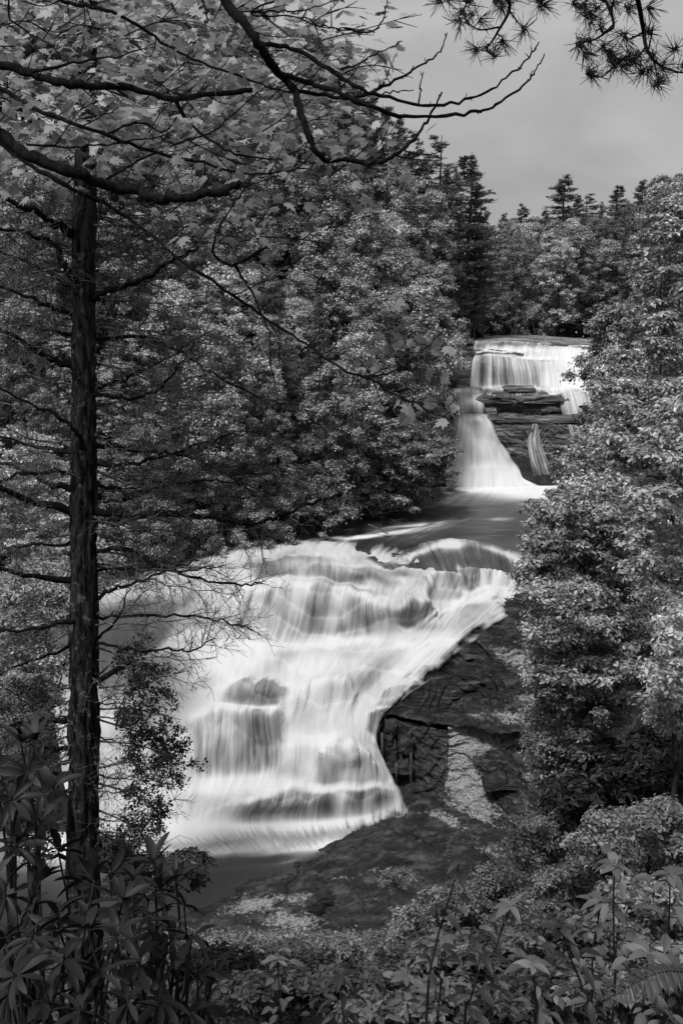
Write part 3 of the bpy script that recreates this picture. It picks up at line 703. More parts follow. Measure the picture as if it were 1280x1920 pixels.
sheet('left_chute_water', 'broad white fan of water plunging into the pool at the left of the cliff',
      [[(838,735,102.6),(846,760,101.0),(852,783,100.6),(848,800,98.6),(840,830,98.2),(826,880,97.4),(815,915,96.2)],
       [(862,735,102.6),(866,760,101.0),(872,784,100.6),(873,801,98.6),(872,830,98.0),(868,880,96.8),(868,918,95.5)],
       [(884,737,102.6),(886,762,101.0),(890,785,100.6),(896,802,98.6),(905,830,98.0),(918,880,96.8),(925,920,95.3)],
       [(896,740,102.6),(896,764,101.0),(904,785,100.6),(914,804,98.6),(932,838,98.1),(962,884,97.2),(1000,918,95.8)],
       [(906,742,102.6),(903,768,101.0),(915,785,100.6),(926,806,98.6),(944,842,98.3),(980,890,97.5),(1050,916,96.4)]],
      M['falls_far'], lambda px, py, u, v, S: np.clip(blobs(px, py, 0.74, [(880,895,110,20,0,.5),(880,850,14,34,-12,-.22),(855,885,16,20,0,-.14),(885,778,20,8,0,-.4),(890,745,20,6,0,-.3),(900,900,90,16,0,.25),(905,830,20,40,-30,.1)]), 0, 1),
      streak=lambda px, py, u, v, S: px * 0 + 0.5, lift=0.5,
      edge=lambda px, py, u, v, S: np.clip(np.minimum(u + .1, 1 - u) / .30, 0, 1) * np.minimum(1, .5 + v / 0.1) , disp2=lambda S: .35 * fbm(S * np.array([1, .4, .3]), 3, .5))
sheet('thin_trickle_water', 'thin veil of water trailing down the middle of the cliff',
      [[(994,797,98.9),(985,830,98.5),(990,870,97.5),(1000,910,96.9)],[(1001,795,98.9),(1000,830,98.4),(1010,870,97.5),(1022,910,96.9)],[(1006,797,98.9),(1014,830,98.4),(1028,870,97.5),(1046,910,96.9)]],
      M['trickle'], lambda px, py, u, v, S: px * 0 + 0.6, lift=0.45, edge=lambda px, py, u, v, S: np.minimum(0.62, np.minimum(u, 1 - u) / .3) * np.clip((1.05 - v) / .35, 0, 1))
sheet('right_trickle_water', 'pair of slanting trickles at the right of the cliff',
      [[(1058,797,98.9),(1068,830,98.5),(1080,866,98.1)],[(1070,797,98.9),(1082,830,98.5),(1096,866,98.1)],[(1088,800,98.9),(1098,830,98.5),(1112,866,98.1)],[(1100,800,98.9),(1116,830,98.5),(1132,866,98.1)]],
      M['trickle'], lambda px, py, u, v, S: px * 0 + 0.65, lift=0.45, edge=lambda px, py, u, v, S: np.minimum(0.66, np.minimum(u, 1 - u) / .2))

# ------------------------------------------------------------------ foliage templates
T_DIA = (np.array([[0, 0, 0], [.34, .5, .10], [0, 1, -.05], [-.34, .5, .10]]) - [0, .5, 0], np.array([[0, 1, 2, 3]]))
T_LEAF = (np.array([[0, 0, 0], [.26, .28, .09], [.24, .62, .07], [0, 1, -.10], [-.24, .62, .07], [-.26, .28, .09]]) , np.array([[0, 1, 2, 3], [0, 3, 4, 5]]))
T_NEED = (np.array([[-.045, 0, 0], [.045, 0, 0], [.02, 1, 0], [-.02, 1, 0]]), np.array([[0, 1, 2, 3]]))
T_TUFT = (np.array([[-.10, 0, 0], [.10, 0, 0], [.02, 1, .06], [-.13, .9, -.05]]), np.array([[0, 1, 2, 3]]))
def strip_leaf(ws, ts, curve, fold):
    """long leaf: half-widths ws at ts along it, drooping by curve, folded by fold: quads either side of the midrib"""
    V = []
    for w, t in zip(ws, ts):
        z = -curve * t * t
        V += [[-w, t, z + fold * w], [0, t, z], [w, t, z + fold * w]]
    Fq = []
    for i in range(len(ts) - 1):
        a = i * 3
        Fq += [[a, a + 1, a + 4, a + 3], [a + 1, a + 2, a + 5, a + 4]]
    return np.array(V, float), np.array(Fq)
T_RHODO = strip_leaf([.03, .10, .145, .15, .10, .02], [0, .15, .4, .65, .88, 1.0], .22, .35)
T_HERB = strip_leaf([.02, .13, .19, .20, .13, .005], [0, .16, .34, .55, .8, 1.0], .42, .45)
def maple_template():
    half = [(0, 0), (.10, .02), (.34, -.04), (.28, .12), (.55, .22), (.40, .34), (.62, .58), (.30, .52), (.22, .60), (.25, .80), (.10, .78), (0, 1.08)]
    pts = half + [(-x, y) for x, y in half[-2:0:-1]]
    V = [[0, .3, 0.0]] + [[x, y, .14 * abs(x) - .22 * (x * x + (y - .3) ** 2)] for x, y in pts]
    n = len(pts)
    return np.array(V, float), np.array([[0, 1 + i, 1 + (i + 1) % n] for i in range(n)])
T_MAPLE = maple_template()

def clump_leaves(mb, C, rad, n, size, flat=0.55, tmpl=T_DIA, upb=0.6, shell=0.55, szvar=0.35, tbase=0.0):
    """n leaves round each clump centre: mostly on its upper shell, facing up and outwards"""
    C = np.asarray(C, float); K = len(C)
    rad = np.broadcast_to(rad, (K,))
    d = unit(rng.normal(size=(K, n, 3)))
    d[..., 2] = np.where(rng.random((K, n)) < 0.6, np.abs(d[..., 2]), d[..., 2])
    r = rng.random((K, n)) ** (1 - shell) * (1 + 0.35 * rng.normal(size=(K, n)) * 0.5)
    off = d * r[..., None] * rad[:, None, None] * np.array([1, 1, flat])
    pos = (C[:, None] + off).reshape(-1, 3)
    nr = (d * 0.8 + np.array([0, 0, upb]) + rng.normal(size=(K, n, 3)) * 0.45).reshape(-1, 3)
    t = np.clip(rng.random((K, n)) ** 1.3 * 0.8 + rng.random((K, 1)) * 0.6 - 0.28 + tbase, 0, 1).ravel()
    scatter(mb, tmpl[0], tmpl[1], pos, nr, size * (1 + szvar * rng.uniform(-1, 1, len(pos))), tint=t)

def limb_path(a, b, sag, k=5, wob=0.12):
    a, b = np.asarray(a, float), np.asarray(b, float); L_ = np.linalg.norm(b - a)
    t = np.linspace(0, 1, k)[:, None]
    p = a * (1 - t) + b * t + np.array([0, 0, 1]) * (4 * t * (1 - t)) * sag * L_
    p[1:-1] += rng.normal(size=(k - 2, 3)) * wob * L_ * 0.25
    return p

def broadleaf(seed, H=15.0, W=4.2, leaves=13000, size=0.26, mat='leaf_far', base=0.22, clumps=110, bark='bark_far', tmpl=T_DIA, lobes=9, crad=.85):
    """(trunk mesh, crown mesh): a forked trunk, limbs to every lobe, leaf clumps over an uneven lobed crown"""
    global rng
    keep = rng; rng = np.random.default_rng(seed)
    tr, cr = MB(), MB()
    top = np.array([rng.normal() * .4, rng.normal() * .4, H * .9])
    tp = limb_path((0, 0, -0.8), top, 0, 7, 0.10)
    tube(tr, tp, np.linspace(H * .016, H * .003, 7), 7)
    lob = []
    for i in range(lobes):
        f = (i + .5) / lobes
        z = H * (base + (0.93 - base) * f)
        prof = (math.sin(math.pi * (0.22 + .70 * f))) ** .8
        an = i * 2.4 + rng.normal() * .5
        rr = W * prof * rng.uniform(.25, .62)
        c = np.array([math.cos(an) * rr, math.sin(an) * rr, z])
        lob.append((c, W * rng.uniform(.42, .62) * (0.5 + .5 * prof)))
        tube(tr, limb_path(tp[min(6, max(1, int(z / H * 5)))], c, 0.08), np.linspace(H * .006, .02, 5), 4)
    per = max(3, clumps // lobes)
    LC = np.array([l[0] for l in lob]); LR = np.array([l[1] for l in lob])
    for c, lr in lob:
        d = unit(rng.normal(size=(per, 3))); d[:, 2] = np.where(d[:, 2] < -.4, -d[:, 2], d[:, 2])
        C = c + d * lr * rng.uniform(.75, 1.12, (per, 1)) * np.array([1, 1, .95])
        dist = np.linalg.norm((C[:, None] - LC[None]), axis=-1) / LR[None]
        C = C[(dist > .72).all(1)]                                  # only the outside of the crown carries leaves
        if not len(C): continue
        cr_n = max(8, int(leaves / (per * lobes) * 1.35))
        clump_leaves(cr, C, crad * rng.uniform(.5, 1.35, len(C)), cr_n, size, .78, tmpl, upb=.6, shell=.3)
        for q in C[::2]:
            tube(tr, limb_path(c, q, 0.05, 4), np.linspace(.04, .012, 4), 4)
    out = tr.mesh('trunk', M[bark]), cr.mesh('crown', M[mat], False)
    rng = keep
    return out

def conifer(seed, H=22.0, W=3.2, base=0.25, whorls=24, mat='needle_far', droop0=.10, sparse=0.0, tufts=34, bark='bark_far', ts=0.27):
    """(trunk mesh, crown mesh): a spire of separate irregular boughs with gaps between them"""
    global rng
    keep = rng; rng = np.random.default_rng(seed)
    tr, cr = MB(), MB()
    tube(tr, limb_path((0, 0, -1), (rng.normal() * .2, rng.normal() * .2, H), 0, 6, .02), np.linspace(H * .013, .03, 6), 7)
    for w in range(whorls):
        f = (w + rng.uniform(-.3, .3)) / whorls
        z = H * (base + (1 - base) * f) + rng.normal() * .12
        ln0 = W * (1 - f) ** .75 * (0.35 + 0.65 * min(1, f * 5 + .3)) + .25
        for b in range(int(rng.integers(4, 7))):
            if rng.random() < sparse: continue
            an = rng.uniform(0, 2 * math.pi); ln = ln0 * rng.uniform(.3, 1.2); z = H * (base + (1 - base) * f) + rng.normal() * .28; droop = droop0 + rng.normal() * .07
            d = np.array([math.cos(an), math.sin(an), 0]); sd_ = np.array([-d[1], d[0], 0])
            t = np.linspace(0, 1, 5)[:, None]
            path = np.array([0, 0, z]) + d * ln * t + np.array([0, 0, 1]) * ln * (-droop * t * 2 + (droop + .12) * t * t)
            tube(tr, path, np.linspace(.05, .012, 5), 4)
            n = int(tufts * (.6 + 1.5 * ln / W))
            tt = rng.uniform(.18, 1, n) ** .8
            wd = ln * .42 * (1.1 - tt)
            side = rng.uniform(-1, 1, n)
            pos = np.array([0, 0, z]) + d * ln * tt[:, None] + np.array([0, 0, 1]) * (ln * (-droop * tt * 2 + (droop + .12) * tt * tt))[:, None] + sd_ * (side * wd)[:, None] + rng.normal(size=(n, 3)) * .11
            dirs = unit(d * .9 + sd_ * side[:, None] * 1.2 + rng.normal(size=(n, 3)) * .35 + [0, 0, .12])
            nr = unit(np.cross(dirs, rng.normal(size=(n, 3)) + [0, 0, .6]))
            # build quads along dirs
            x = np.cross(dirs, nr); sz = ts * rng.uniform(.6, 1.3, n)
            V = pos[:, None] + sz[:, None, None] * (T_TUFT[0][None, :, 0:1] * x[:, None] * 1.5 + T_TUFT[0][None, :, 1:2] * dirs[:, None] + T_TUFT[0][None, :, 2:3] * nr[:, None])
            cr.add(V.reshape(-1, 3), (np.arange(n)[:, None] * 4 + np.arange(4)[None]), np.repeat(np.clip(rng.random(n) * .8 + rng.uniform(0, .3), 0, 1), 4))
    out = tr.mesh('trunk', M[bark]), cr.mesh('crown', M[mat], False)
    rng = keep
    return out

def place_tree(kind, meshes, x, y, s, label, group=None, name='broadleaf_tree', cat='tree', z=None, rz=None, sz=1.0):
    e = empty(name, (x, y, gz(x, y) if z is None else z), label, cat, group, rng.uniform(0, 6.28) if rz is None else rz)
    e.scale = (s, s, s * sz)
    link('trunk', meshes[0], e); link('crown', meshes[1], e)
    return e

BL = [broadleaf(100 + i, 15, [4.4, 3.8, 5.0, 4.2, 4.6, 3.6][i], 27000, .20, 'leaf_bright' if i in (0, 3, 5) else 'leaf_far', [.06, .12, .05, .08, .05, .1][i], 330, lobes=[15, 13, 18, 12, 16, 11][i], crad=[.62, .7, .8, .6, .95, .66][i]) for i in range(6)]
SHB = [broadleaf(150 + i, 5.0, [3.2, 2.8, 3.6][i], 9000, .19, 'leaf_far', .02, 90, lobes=8, crad=.6) for i in range(3)]
CF = [conifer(200, 22, 3.6, .15, 44, tufts=60), conifer(201, 22, 4.2, .25, 30, sparse=.15, tufts=70), conifer(202, 22, 3.2, .42, 24, sparse=.35, droop0=.02, tufts=60), conifer(203, 22, 4.6, .08, 42, tufts=60)]

# skyline of the woods in the photograph: no tree in the mass may rise above it
SKX = [-100, 400, 560, 640, 680, 740, 790, 840, 900, 940, 985, 1030, 1080, 1130, 1180, 1230, 1290, 1500]
SKY = [-200, -60, 40, 150, 215, 300, 340, 385, 430, 418, 408, 412, 405, 390, 370, 338, 312, 280]
def top_allowed(x, y):
    px, _ = proj(np.array([x, y, 0.]))
    py = np.interp(px, SKX, SKY) + rng.uniform(0, 14)
    return P(float(px), py, y)[2], float(px)
VAR = ['pale', 'dark narrow', 'broad', 'pale tall', 'loose grey', 'slim']
CVAR = ['dense', 'bushy', 'thin', 'skirted']
def where(x, y, h, z):
    px, py = proj(np.array([x, y, z + h * .6])); px, py = float(px), float(py)
    cols = [(125, 'at the far left'), (195, 'behind the hemlock trunk'), (300, 'right of the hemlock'), (400, 'above the left end of the cascade'), (500, 'above the cascade crest'), (600, 'left of the river pool'),
            (700, 'beside the river pool'), (790, 'left of the upper pool'), (870, 'beside the left chute'), (930, 'in the valley gap'), (990, 'over the crest left end'), (1050, 'over the crest middle'),
            (1110, 'over the crest right end'), (1180, 'right of the upper falls'), (1215, 'at the right side'), (1255, 'near the right edge'), (9999, 'at the far right')]
    rows = [(200, 'near the photo top'), (330, 'high up'), (430, 'at the skyline'), (520, 'below the skyline'), (620, 'midway up'), (740, 'low on the slope'), (860, 'just above the bank'), (9999, 'at the waterline')]
    return next(t for k, t in cols if px < k), next(t for k, t in rows if py < k)
placed = []
def forest(n_try, xr, yr, spacing, hr, mix, label, group, cname='broadleaf_tree', clabel=None, cgroup=None, mn=5.0, test=None, kinds=None):
    k = 0
    for _ in range(n_try):
        x, y = rng.uniform(*xr), rng.uniform(*yr)
        if test and not test(x, y): continue
        if any((x - a) ** 2 + (y - b) ** 2 < spacing ** 2 for a, b in placed): continue
        z = gz(x, y)
        top, px = top_allowed(x, y)
        if px < -90 or px > 1370: continue
        h = min(rng.uniform(*hr), top - z)
        if h < mn: continue
        placed.append((x, y)); k += 1
        if rng.random() < mix:
            i = int(rng.integers(0, 4)); place_tree('c', CF[i], x, y, h / 22, '%s conifer %s, %s' % (CVAR[i], *where(x, y, h, z)), 'conifers of the river gorge', 'conifer_tree')
        else:
            i = int(rng.choice(kinds)) if kinds else int(rng.integers(0, 6))
            place_tree('b', BL[i], x, y, h / 15, '%s leafy tree %s, %s' % (VAR[i], *where(x, y, h, z)), 'broadleaf trees of the river gorge', cname)
    return k
XL = lambda y: float(lerp(y, [30, 50, 58, 60, 64, 68, 72, 76, 80, 86, 92, 98, 110, 130, 200, 400], [-260, -80, -19, -17.5, -15, -10, -5, 0.6, 3, 6.5, 9.3, 10.5, 13.5, 15.5, 20, 30]))
XR = lambda y: float(lerp(y, [30, 50, 60, 70, 80, 98, 110, 130, 200, 400], [4, 6, 9, 15, 19, 26, 33, 36, 30, 34]))
# the silhouettes that stand clear of the mass, each where the photograph has it: (px, py of the tip, Y, variant, width factor, label)
SIL = [
 (640, 62, 112, 0, 1.1, 'tallest dark conifer rising behind the maple leaves at the skyline'),
 (596, 20, 110, 3, 1.0, 'huge dark conifer half hidden behind the maple branches'),
 (724, 196, 118, 1, 1.15, 'bushy topped conifer stepping down from the tallest ones'),
 (775, 250, 122, 0, 1.2, 'slim dense conifer left of the bare stemmed pine'),
 (821, 252, 126, 2, 1.45, 'thin pine with bare lower stem standing clear of the ridge'),
 (876, 286, 118, 1, 1.6, 'stout layered conifer with thick boughs left of the valley gap'),
 (856, 318, 117, 3, .7, 'shorter conifer pressed against the stout layered one'),
 (912, 386, 122, 2, .8, 'small ragged pine at the foot of the left skyline'),
 (980, 384, 190, 3, 1.5, 'low broad conifer in the middle of the valley gap'),
 (1060, 330, 165, 3, 1.7, 'lone layered conifer rising above the far ridge'),
 (1162, 345, 150, 1, 1.5, 'ragged conifer tip on the rising right ridge'),
 (1105, 362, 175, 2, 1.9, 'open crowned pine between the two ridge conifers'),
 (700, 170, 128, 3, .8, 'pointed conifer tip peeping behind the bushy topped one'),
 (795, 300, 124, 0, .9, 'dark conifer filling the gap between the first two tips'),
 (838, 322, 121, 0, .9, 'dense conifer between the bare stemmed pine and the stout one'),
 (896, 345, 120, 0, .8, 'narrow conifer on the right shoulder of the stout one'),
 (750, 225, 124, 0, 1.0, 'dark pointed conifer just right of the bushy topped one'),
 (668, 118, 116, 1, 1.1, 'leaning dark conifer just right of the tallest one'),
 (1022, 392, 185, 1, 1.3, 'low conifer between the gap and the lone layered one'),
 (945, 402, 175, 0, 1.1, 'small conifer at the bottom of the valley gap'),
 (1084, 366, 172, 0, 1.2, 'shorter conifer leaning against the lone layered one'),
 (1128, 380, 160, 3, .9, 'bushy conifer left of the ragged tip on the right ridge'),
 (1205, 340, 140, 0, 1.2, 'conifer on the right ridge just above the leafy trees'),
]
for px, py, Y, i, w, lab in SIL:
    t = P(px, py, Y); z = gz(t[0], Y); h = t[2] - z
    placed.append((t[0], Y))
    e = place_tree('c', CF[i], t[0], Y, h / 22, lab, 'conifers on the skyline', 'conifer_tree')
    e.scale = (h / 22 * w, h / 22 * w, h / 22)
NB = 0
NB += forest(2600, (-60, 18), (60, 84), 3.3, (8, 15), .14, 'pale leafy tree on the steep left bank above the cascade', 'trees on the near left bank', test=lambda x, y: XL(y) - 26 < x < XL(y) - 1.5, kinds=[0, 3, 1, 0, 3, 5],
             clabel='dark conifer among pale trees on the left bank', cgroup='conifers on the near left bank')
NB += forest(2600, (-60, 20), (84, 112), 3.8, (11, 19), .3, 'leafy tree on the left slope beside the upper falls', 'trees on the upper left slope', test=lambda x, y: XL(y) - 34 < x < XL(y) - 1.5,
             clabel='dark conifer on the left slope beside the upper falls', cgroup='conifers on the upper left slope')
NB += forest(1800, (-60, 20), (112, 150), 4.6, (16, 26), .6, 'broad tree high on the left ridge', 'trees on the left ridge', test=lambda x, y: x < XL(y) - 1,
             clabel='tall dark conifer high on the left ridge', cgroup='conifers on the left ridge')
NB += forest(2600, (14, 75), (118, 215), 4.6, (11, 22), .16, 'broadleaf tree on the far slope beyond the upper falls', 'trees beyond the upper falls', clabel='conifer on the far slope beyond the upper falls', cgroup='conifers beyond the upper falls',
             test=lambda x, y: XL(y) - 6 < x and not (y < 132 and x < XR(y)) )
NB += forest(1500, (10, 60), (52, 128), 4.2, (8, 17), .12, 'leafy tree on the steep right bank', 'trees on the right bank', test=lambda x, y: XR(y) + 1.5 < x < XR(y) + 34 and float(proj(np.array([x, y, -10.]))[0]) > (1125 if y < 84 else 1215),
             clabel='conifer on the steep right bank', cgroup='conifers on the right bank')
print('forest trees', NB)
placed = []
# shrubs that hang over the water's edge
def shrubs(n_try, xr, yr, spacing, hr, label, group, test):
    for _ in range(n_try):
        x, y = rng.uniform(*xr), rng.uniform(*yr)
        if not test(x, y) or any((x - a) ** 2 + (y - b) ** 2 < spacing ** 2 for a, b in placed): continue
        px, py = proj(np.array([x, y, gz(x, y)]))
        if not -60 < px < 1330: continue
        placed.append((x, y))
        i = int(rng.integers(0, 3)); hh = rng.uniform(*hr)
        place_tree('s', SHB[i], x, y, hh / 5, '%s shrub on the bank %s, %s' % (['rounded', 'dense', 'spreading'][i], *where(x, y, hh, gz(x, y))), 'shrubs along the river banks', 'bank_shrub', 'shrub')
shrubs(900, (-40, 16), (57, 108), 2.7, (3, 5), 'leafy shrub on the left bank at the river edge', 'shrubs along the left bank', lambda x, y: XL(y) - 9 < x < XL(y) - .6)
shrubs(500, (8, 40), (52, 128), 3.2, (3, 5), 'leafy shrub on the right bank at the river edge', 'shrubs along the right bank', lambda x, y: XR(y) + .6 < x < XR(y) + 6 and float(proj(np.array([x, y, -10.]))[0]) > 1060)

# ------------------------------------------------------------------ near trees on the right of the camera's slope
def W2(px, py, Y): return P(px, py, Y)
def near_tree(name, cat, label, group, base_px, Y, ells, n, nl, size, mat, flat=.34, rad=.30, tmpl=T_LEAF, depth=1.2, bark='bark_far', tr=.07, upb=.9):
    """a tree or shrub whose crown fills the given ellipses of the view, built round its own trunk at distance Y"""
    bx = P(base_px, 1500, Y)[0]
    B = np.array([bx, Y, gz(bx, Y)])
    e = empty(name, B, label, cat, group)
    t, c = MB(), MB()
    tops = [P(q[0], q[1] - q[3] * .6, Y) - B for q in ells]
    top = max(tops, key=lambda q: q[2])
    tp = limb_path((0, 0, -.4), top, .0, 8, .05); tube(t, tp, np.linspace(tr, tr * .25, 8), 8)
    tot = sum(q[2] * q[3] for q in ells)
    for cx, cy, rx, ry in ells:
        k = max(3, int(n * rx * ry / tot))
        th = rng.uniform(0, 2 * math.pi, k); rr = rng.random(k) ** .5 * rng.uniform(.85, 1.12, k)
        C = np.array([P(cx + math.cos(a) * r * rx, cy + math.sin(a) * r * ry, Y + rng.normal() * depth * math.sqrt(max(.08, 1 - min(1, r) ** 2))) for a, r in zip(th, rr)]) - B
        clump_leaves(c, C, rad * rng.uniform(.4, 1.05, k), nl, size, flat, tmpl, upb=upb, szvar=.4)
        cen = P(cx, cy + ry * .5, Y) - B
        j = int(np.argmin(np.abs(tp[:, 2] - (cen[2] - .3)))); root = tp[j]
        hubs = [cen + rng.normal(size=3) * [rx / F * Y * .4, depth * .4, ry / F * Y * .4] for _ in range(6)]
        for h in hubs: tube(t, limb_path(root, h, .08, 5, .2), np.linspace(tr * .35, tr * .12, 5), 5)
        for q in C[::2]:
            h = min(hubs, key=lambda h_: np.linalg.norm(h_ - q))
            tube(t, limb_path(h, q, .06, 4, .25), np.linspace(tr * .13, .004, 4), 4)
    t.obj('trunk', M[bark], e); c.obj('crown', M[mat], e, False)
    return e
RG = 'leafy trees crowding the right edge'
near_tree('broadleaf_tree', 'tree', 'tall leafy tree in the upper right corner below the skyline', RG, 1330, 30, [(1270, 520, 70, 150), (1240, 700, 100, 120), (1290, 400, 40, 70)], 230, 120, .13, 'leaf_right', rad=.55, depth=2)
near_tree('broadleaf_tree', 'tree', 'tree whose sprays reach out beside the upper falls', RG, 1230, 24, [(1222, 735, 50, 60), (1245, 820, 70, 110), (1122, 722, 34, 14), (1180, 830, 44, 52), (1245, 640, 40, 50), (1156, 765, 26, 14)], 260, 110, .105, 'leaf_right', rad=.4, depth=1.6)
near_tree('broadleaf_tree', 'tree', 'pale big-leaved tree at the middle of the right edge', RG, 1300, 16, [(1250, 900, 70, 140), (1285, 780, 40, 90), (1240, 1060, 60, 80)], 170, 110, .085, 'leaf_bright', rad=.3)
near_tree('broadleaf_tree', 'tree', 'tree leaning its tip over the pool below the upper falls', RG, 1150, 20, [(1105, 950, 70, 50), (1040, 1030, 50, 50), (1130, 1030, 80, 90), (1010, 985, 24, 50), (1000, 1090, 30, 40)], 300, 110, .085, 'leaf_right', rad=.32)
near_tree('broadleaf_tree', 'tree', 'leafy tree above the lichened rock at the right', RG, 1140, 18, [(1080, 1150, 85, 70), (1160, 1230, 95, 90), (1020, 1190, 38, 46), (1060, 1270, 70, 50)], 300, 110, .08, 'leaf_right', rad=.3)
near_tree('broadleaf_tree', 'tree', 'small tree with bright hanging sprays at the right edge', RG, 1300, 14, [(1255, 1290, 45, 90), (1270, 1180, 40, 60)], 90, 110, .075, 'leaf_bright', rad=.26)
near_tree('broadleaf_tree', 'tree', 'low tree spreading over the lichened rock face', RG, 1120, 19, [(1060, 1370, 65, 50), (1110, 1330, 70, 60), (1040, 1440, 50, 40), (1090, 1430, 60, 50), (1010, 1400, 24, 22)], 260, 110, .08, 'leaf_shrub', rad=.32)
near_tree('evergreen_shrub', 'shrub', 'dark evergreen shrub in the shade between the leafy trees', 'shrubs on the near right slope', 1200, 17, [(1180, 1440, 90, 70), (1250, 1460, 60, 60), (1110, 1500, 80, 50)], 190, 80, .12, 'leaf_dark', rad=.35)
SG = 'shrubs on the near right slope'
near_tree('leafy_shrub', 'shrub', 'bright shrub with fine leaves below the dark evergreen', SG, 1150, 13, [(1150, 1570, 55, 45), (1110, 1600, 50, 40), (1180, 1620, 60, 40)], 110, 90, .065, 'leaf_right', rad=.24, depth=.6, tr=.03)
near_tree('leafy_shrub', 'shrub', 'bright bushy shrub at the right edge above the tall herbs', SG, 1270, 11, [(1255, 1560, 50, 60), (1220, 1540, 40, 40), (1275, 1620, 40, 40)], 90, 90, .06, 'leaf_bright', rad=.22, depth=.5, tr=.03)
near_tree('leafy_shrub', 'shrub', 'grey green shrub beside the foot of the lichened rock', SG, 1040, 17, [(1040, 1550, 60, 36), (1000, 1600, 50, 34), (1060, 1610, 50, 36)], 120, 90, .07, 'leaf_shrub', rad=.28, depth=.7, tr=.03)
near_tree('leafy_shrub', 'shrub', 'low shrub covering the end of the rock shelf', SG, 960, 20, [(950, 1650, 55, 30), (900, 1680, 50, 30), (1000, 1660, 50, 30)], 120, 90, .075, 'leaf_shrub', rad=.3, depth=.8, tr=.03)
near_tree('leafy_shrub', 'shrub', 'fluffy shrub below the middle of the rock shelf', SG, 820, 19, [(830, 1700, 60, 30), (770, 1735, 45, 28), (880, 1720, 60, 30)], 120, 90, .075, 'leaf_right', rad=.28, depth=.8, tr=.03)
near_tree('leafy_shrub', 'shrub', 'shrub in front of the grey green one on the slope', SG, 1060, 14, [(1060, 1660, 60, 30), (1120, 1670, 60, 28), (1010, 1690, 50, 26)], 110, 90, .065, 'leaf_right', rad=.24, depth=.6, tr=.03)
near_tree('leafy_shrub', 'shrub', 'small sprawling shrub left below the rock shelf', SG, 700, 19, [(740, 1770, 60, 26), (690, 1800, 60, 26), (640, 1820, 60, 22)], 100, 80, .075, 'leaf_shrub', rad=.28, depth=.8, tr=.03)
near_tree('grassy_shrub', 'shrub', 'tuft of fine stems growing in a crack of the rock shelf', SG, 740, 36, [(740, 1655, 30, 16), (760, 1640, 20, 12)], 26, 90, .09, 'leaf_shrub', rad=.35, depth=.5, tr=.03)
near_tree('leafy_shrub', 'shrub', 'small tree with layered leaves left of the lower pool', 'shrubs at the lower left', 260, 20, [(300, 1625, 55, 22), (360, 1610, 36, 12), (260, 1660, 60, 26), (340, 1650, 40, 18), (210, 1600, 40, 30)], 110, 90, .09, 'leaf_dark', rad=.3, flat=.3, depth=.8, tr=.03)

near_tree('leafy_shrub', 'shrub', 'leafy shrub hiding the foot of the trees at the right edge', SG, 1240, 10, [(1240, 1690, 60, 34), (1180, 1680, 50, 30), (1280, 1720, 40, 40)], 90, 80, .07, 'leaf_right', rad=.2, depth=.5, tr=.015)
near_tree('leafy_shrub', 'shrub', 'sprawling shrub below the rosette sapling', SG, 1120, 9, [(1100, 1750, 70, 34), (1030, 1760, 60, 30), (1170, 1770, 60, 34)], 100, 70, .075, 'leaf_shrub', rad=.19, depth=.5, tr=.015)
near_tree('leafy_shrub', 'shrub', 'shrub with wide leaves at the middle of the slope', SG, 900, 10, [(900, 1790, 70, 30), (830, 1810, 60, 28), (960, 1780, 50, 28)], 100, 70, .08, 'leaf_shrub', rad=.2, depth=.5, tr=.015)
near_tree('leafy_shrub', 'shrub', 'low leafy shrub at the bottom left of the middle', SG, 560, 9, [(560, 1850, 80, 30), (480, 1860, 60, 30), (640, 1850, 60, 28)], 100, 70, .075, 'leaf_herb', rad=.19, depth=.5, tr=.015)
near_tree('leafy_shrub', 'shrub', 'broad leaved shrub along the bottom edge', SG, 780, 7.5, [(780, 1890, 80, 30), (700, 1900, 60, 30), (860, 1880, 60, 30)], 90, 60, .08, 'leaf_herb', rad=.17, depth=.4, tr=.012)
near_tree('leafy_shrub', 'shrub', 'leafy shrub in the bottom right corner behind the big leaves', SG, 1160, 7, [(1100, 1860, 70, 40), (1200, 1870, 70, 40), (1270, 1840, 50, 50)], 110, 60, .08, 'leaf_shrub', rad=.17, depth=.4, tr=.012)
near_tree('leafy_shrub', 'shrub', 'shrub left of the bottom right corner under the curved stem', SG, 980, 7, [(980, 1880, 70, 34), (1030, 1850, 50, 30), (930, 1900, 50, 26)], 90, 60, .08, 'leaf_herb', rad=.17, depth=.4, tr=.012)
LG = 'trees left of the hemlock'
near_tree('broadleaf_tree', 'tree', 'leafy tree hiding the left end of the cascade', LG, 20, 40, [(60, 1130, 90, 80), (20, 1260, 90, 90), (90, 1230, 60, 80), (150, 1060, 70, 60)], 260, 110, .15, 'leaf_bright', rad=.7, depth=2)
near_tree('broadleaf_tree', 'tree', 'pale leafy tree at the left edge behind the hemlock branches', LG, 10, 52, [(25, 870, 80, 70), (100, 930, 60, 50), (-20, 950, 60, 60), (60, 1000, 70, 50)], 200, 100, .17, 'leaf_bright', rad=.8, depth=2)
near_tree('bank_shrub', 'shrub', 'big rounded bush overhanging the river pool beside the chute', 'shrubs along the river banks', 770, 81, [(795, 875, 52, 62), (735, 890, 80, 72), (828, 850, 26, 36), (670, 930, 60, 46), (760, 820, 60, 36)], 300, 110, .21, 'leaf_far', rad=.85, depth=2, tr=.12)
near_tree('broadleaf_tree', 'tree', 'dim tree at the left edge below the dead branches', LG, -30, 30, [(10, 1380, 80, 70), (60, 1330, 60, 40), (-20, 1500, 60, 60)], 150, 100, .12, 'leaf_shrub', rad=.5, depth=1.5)

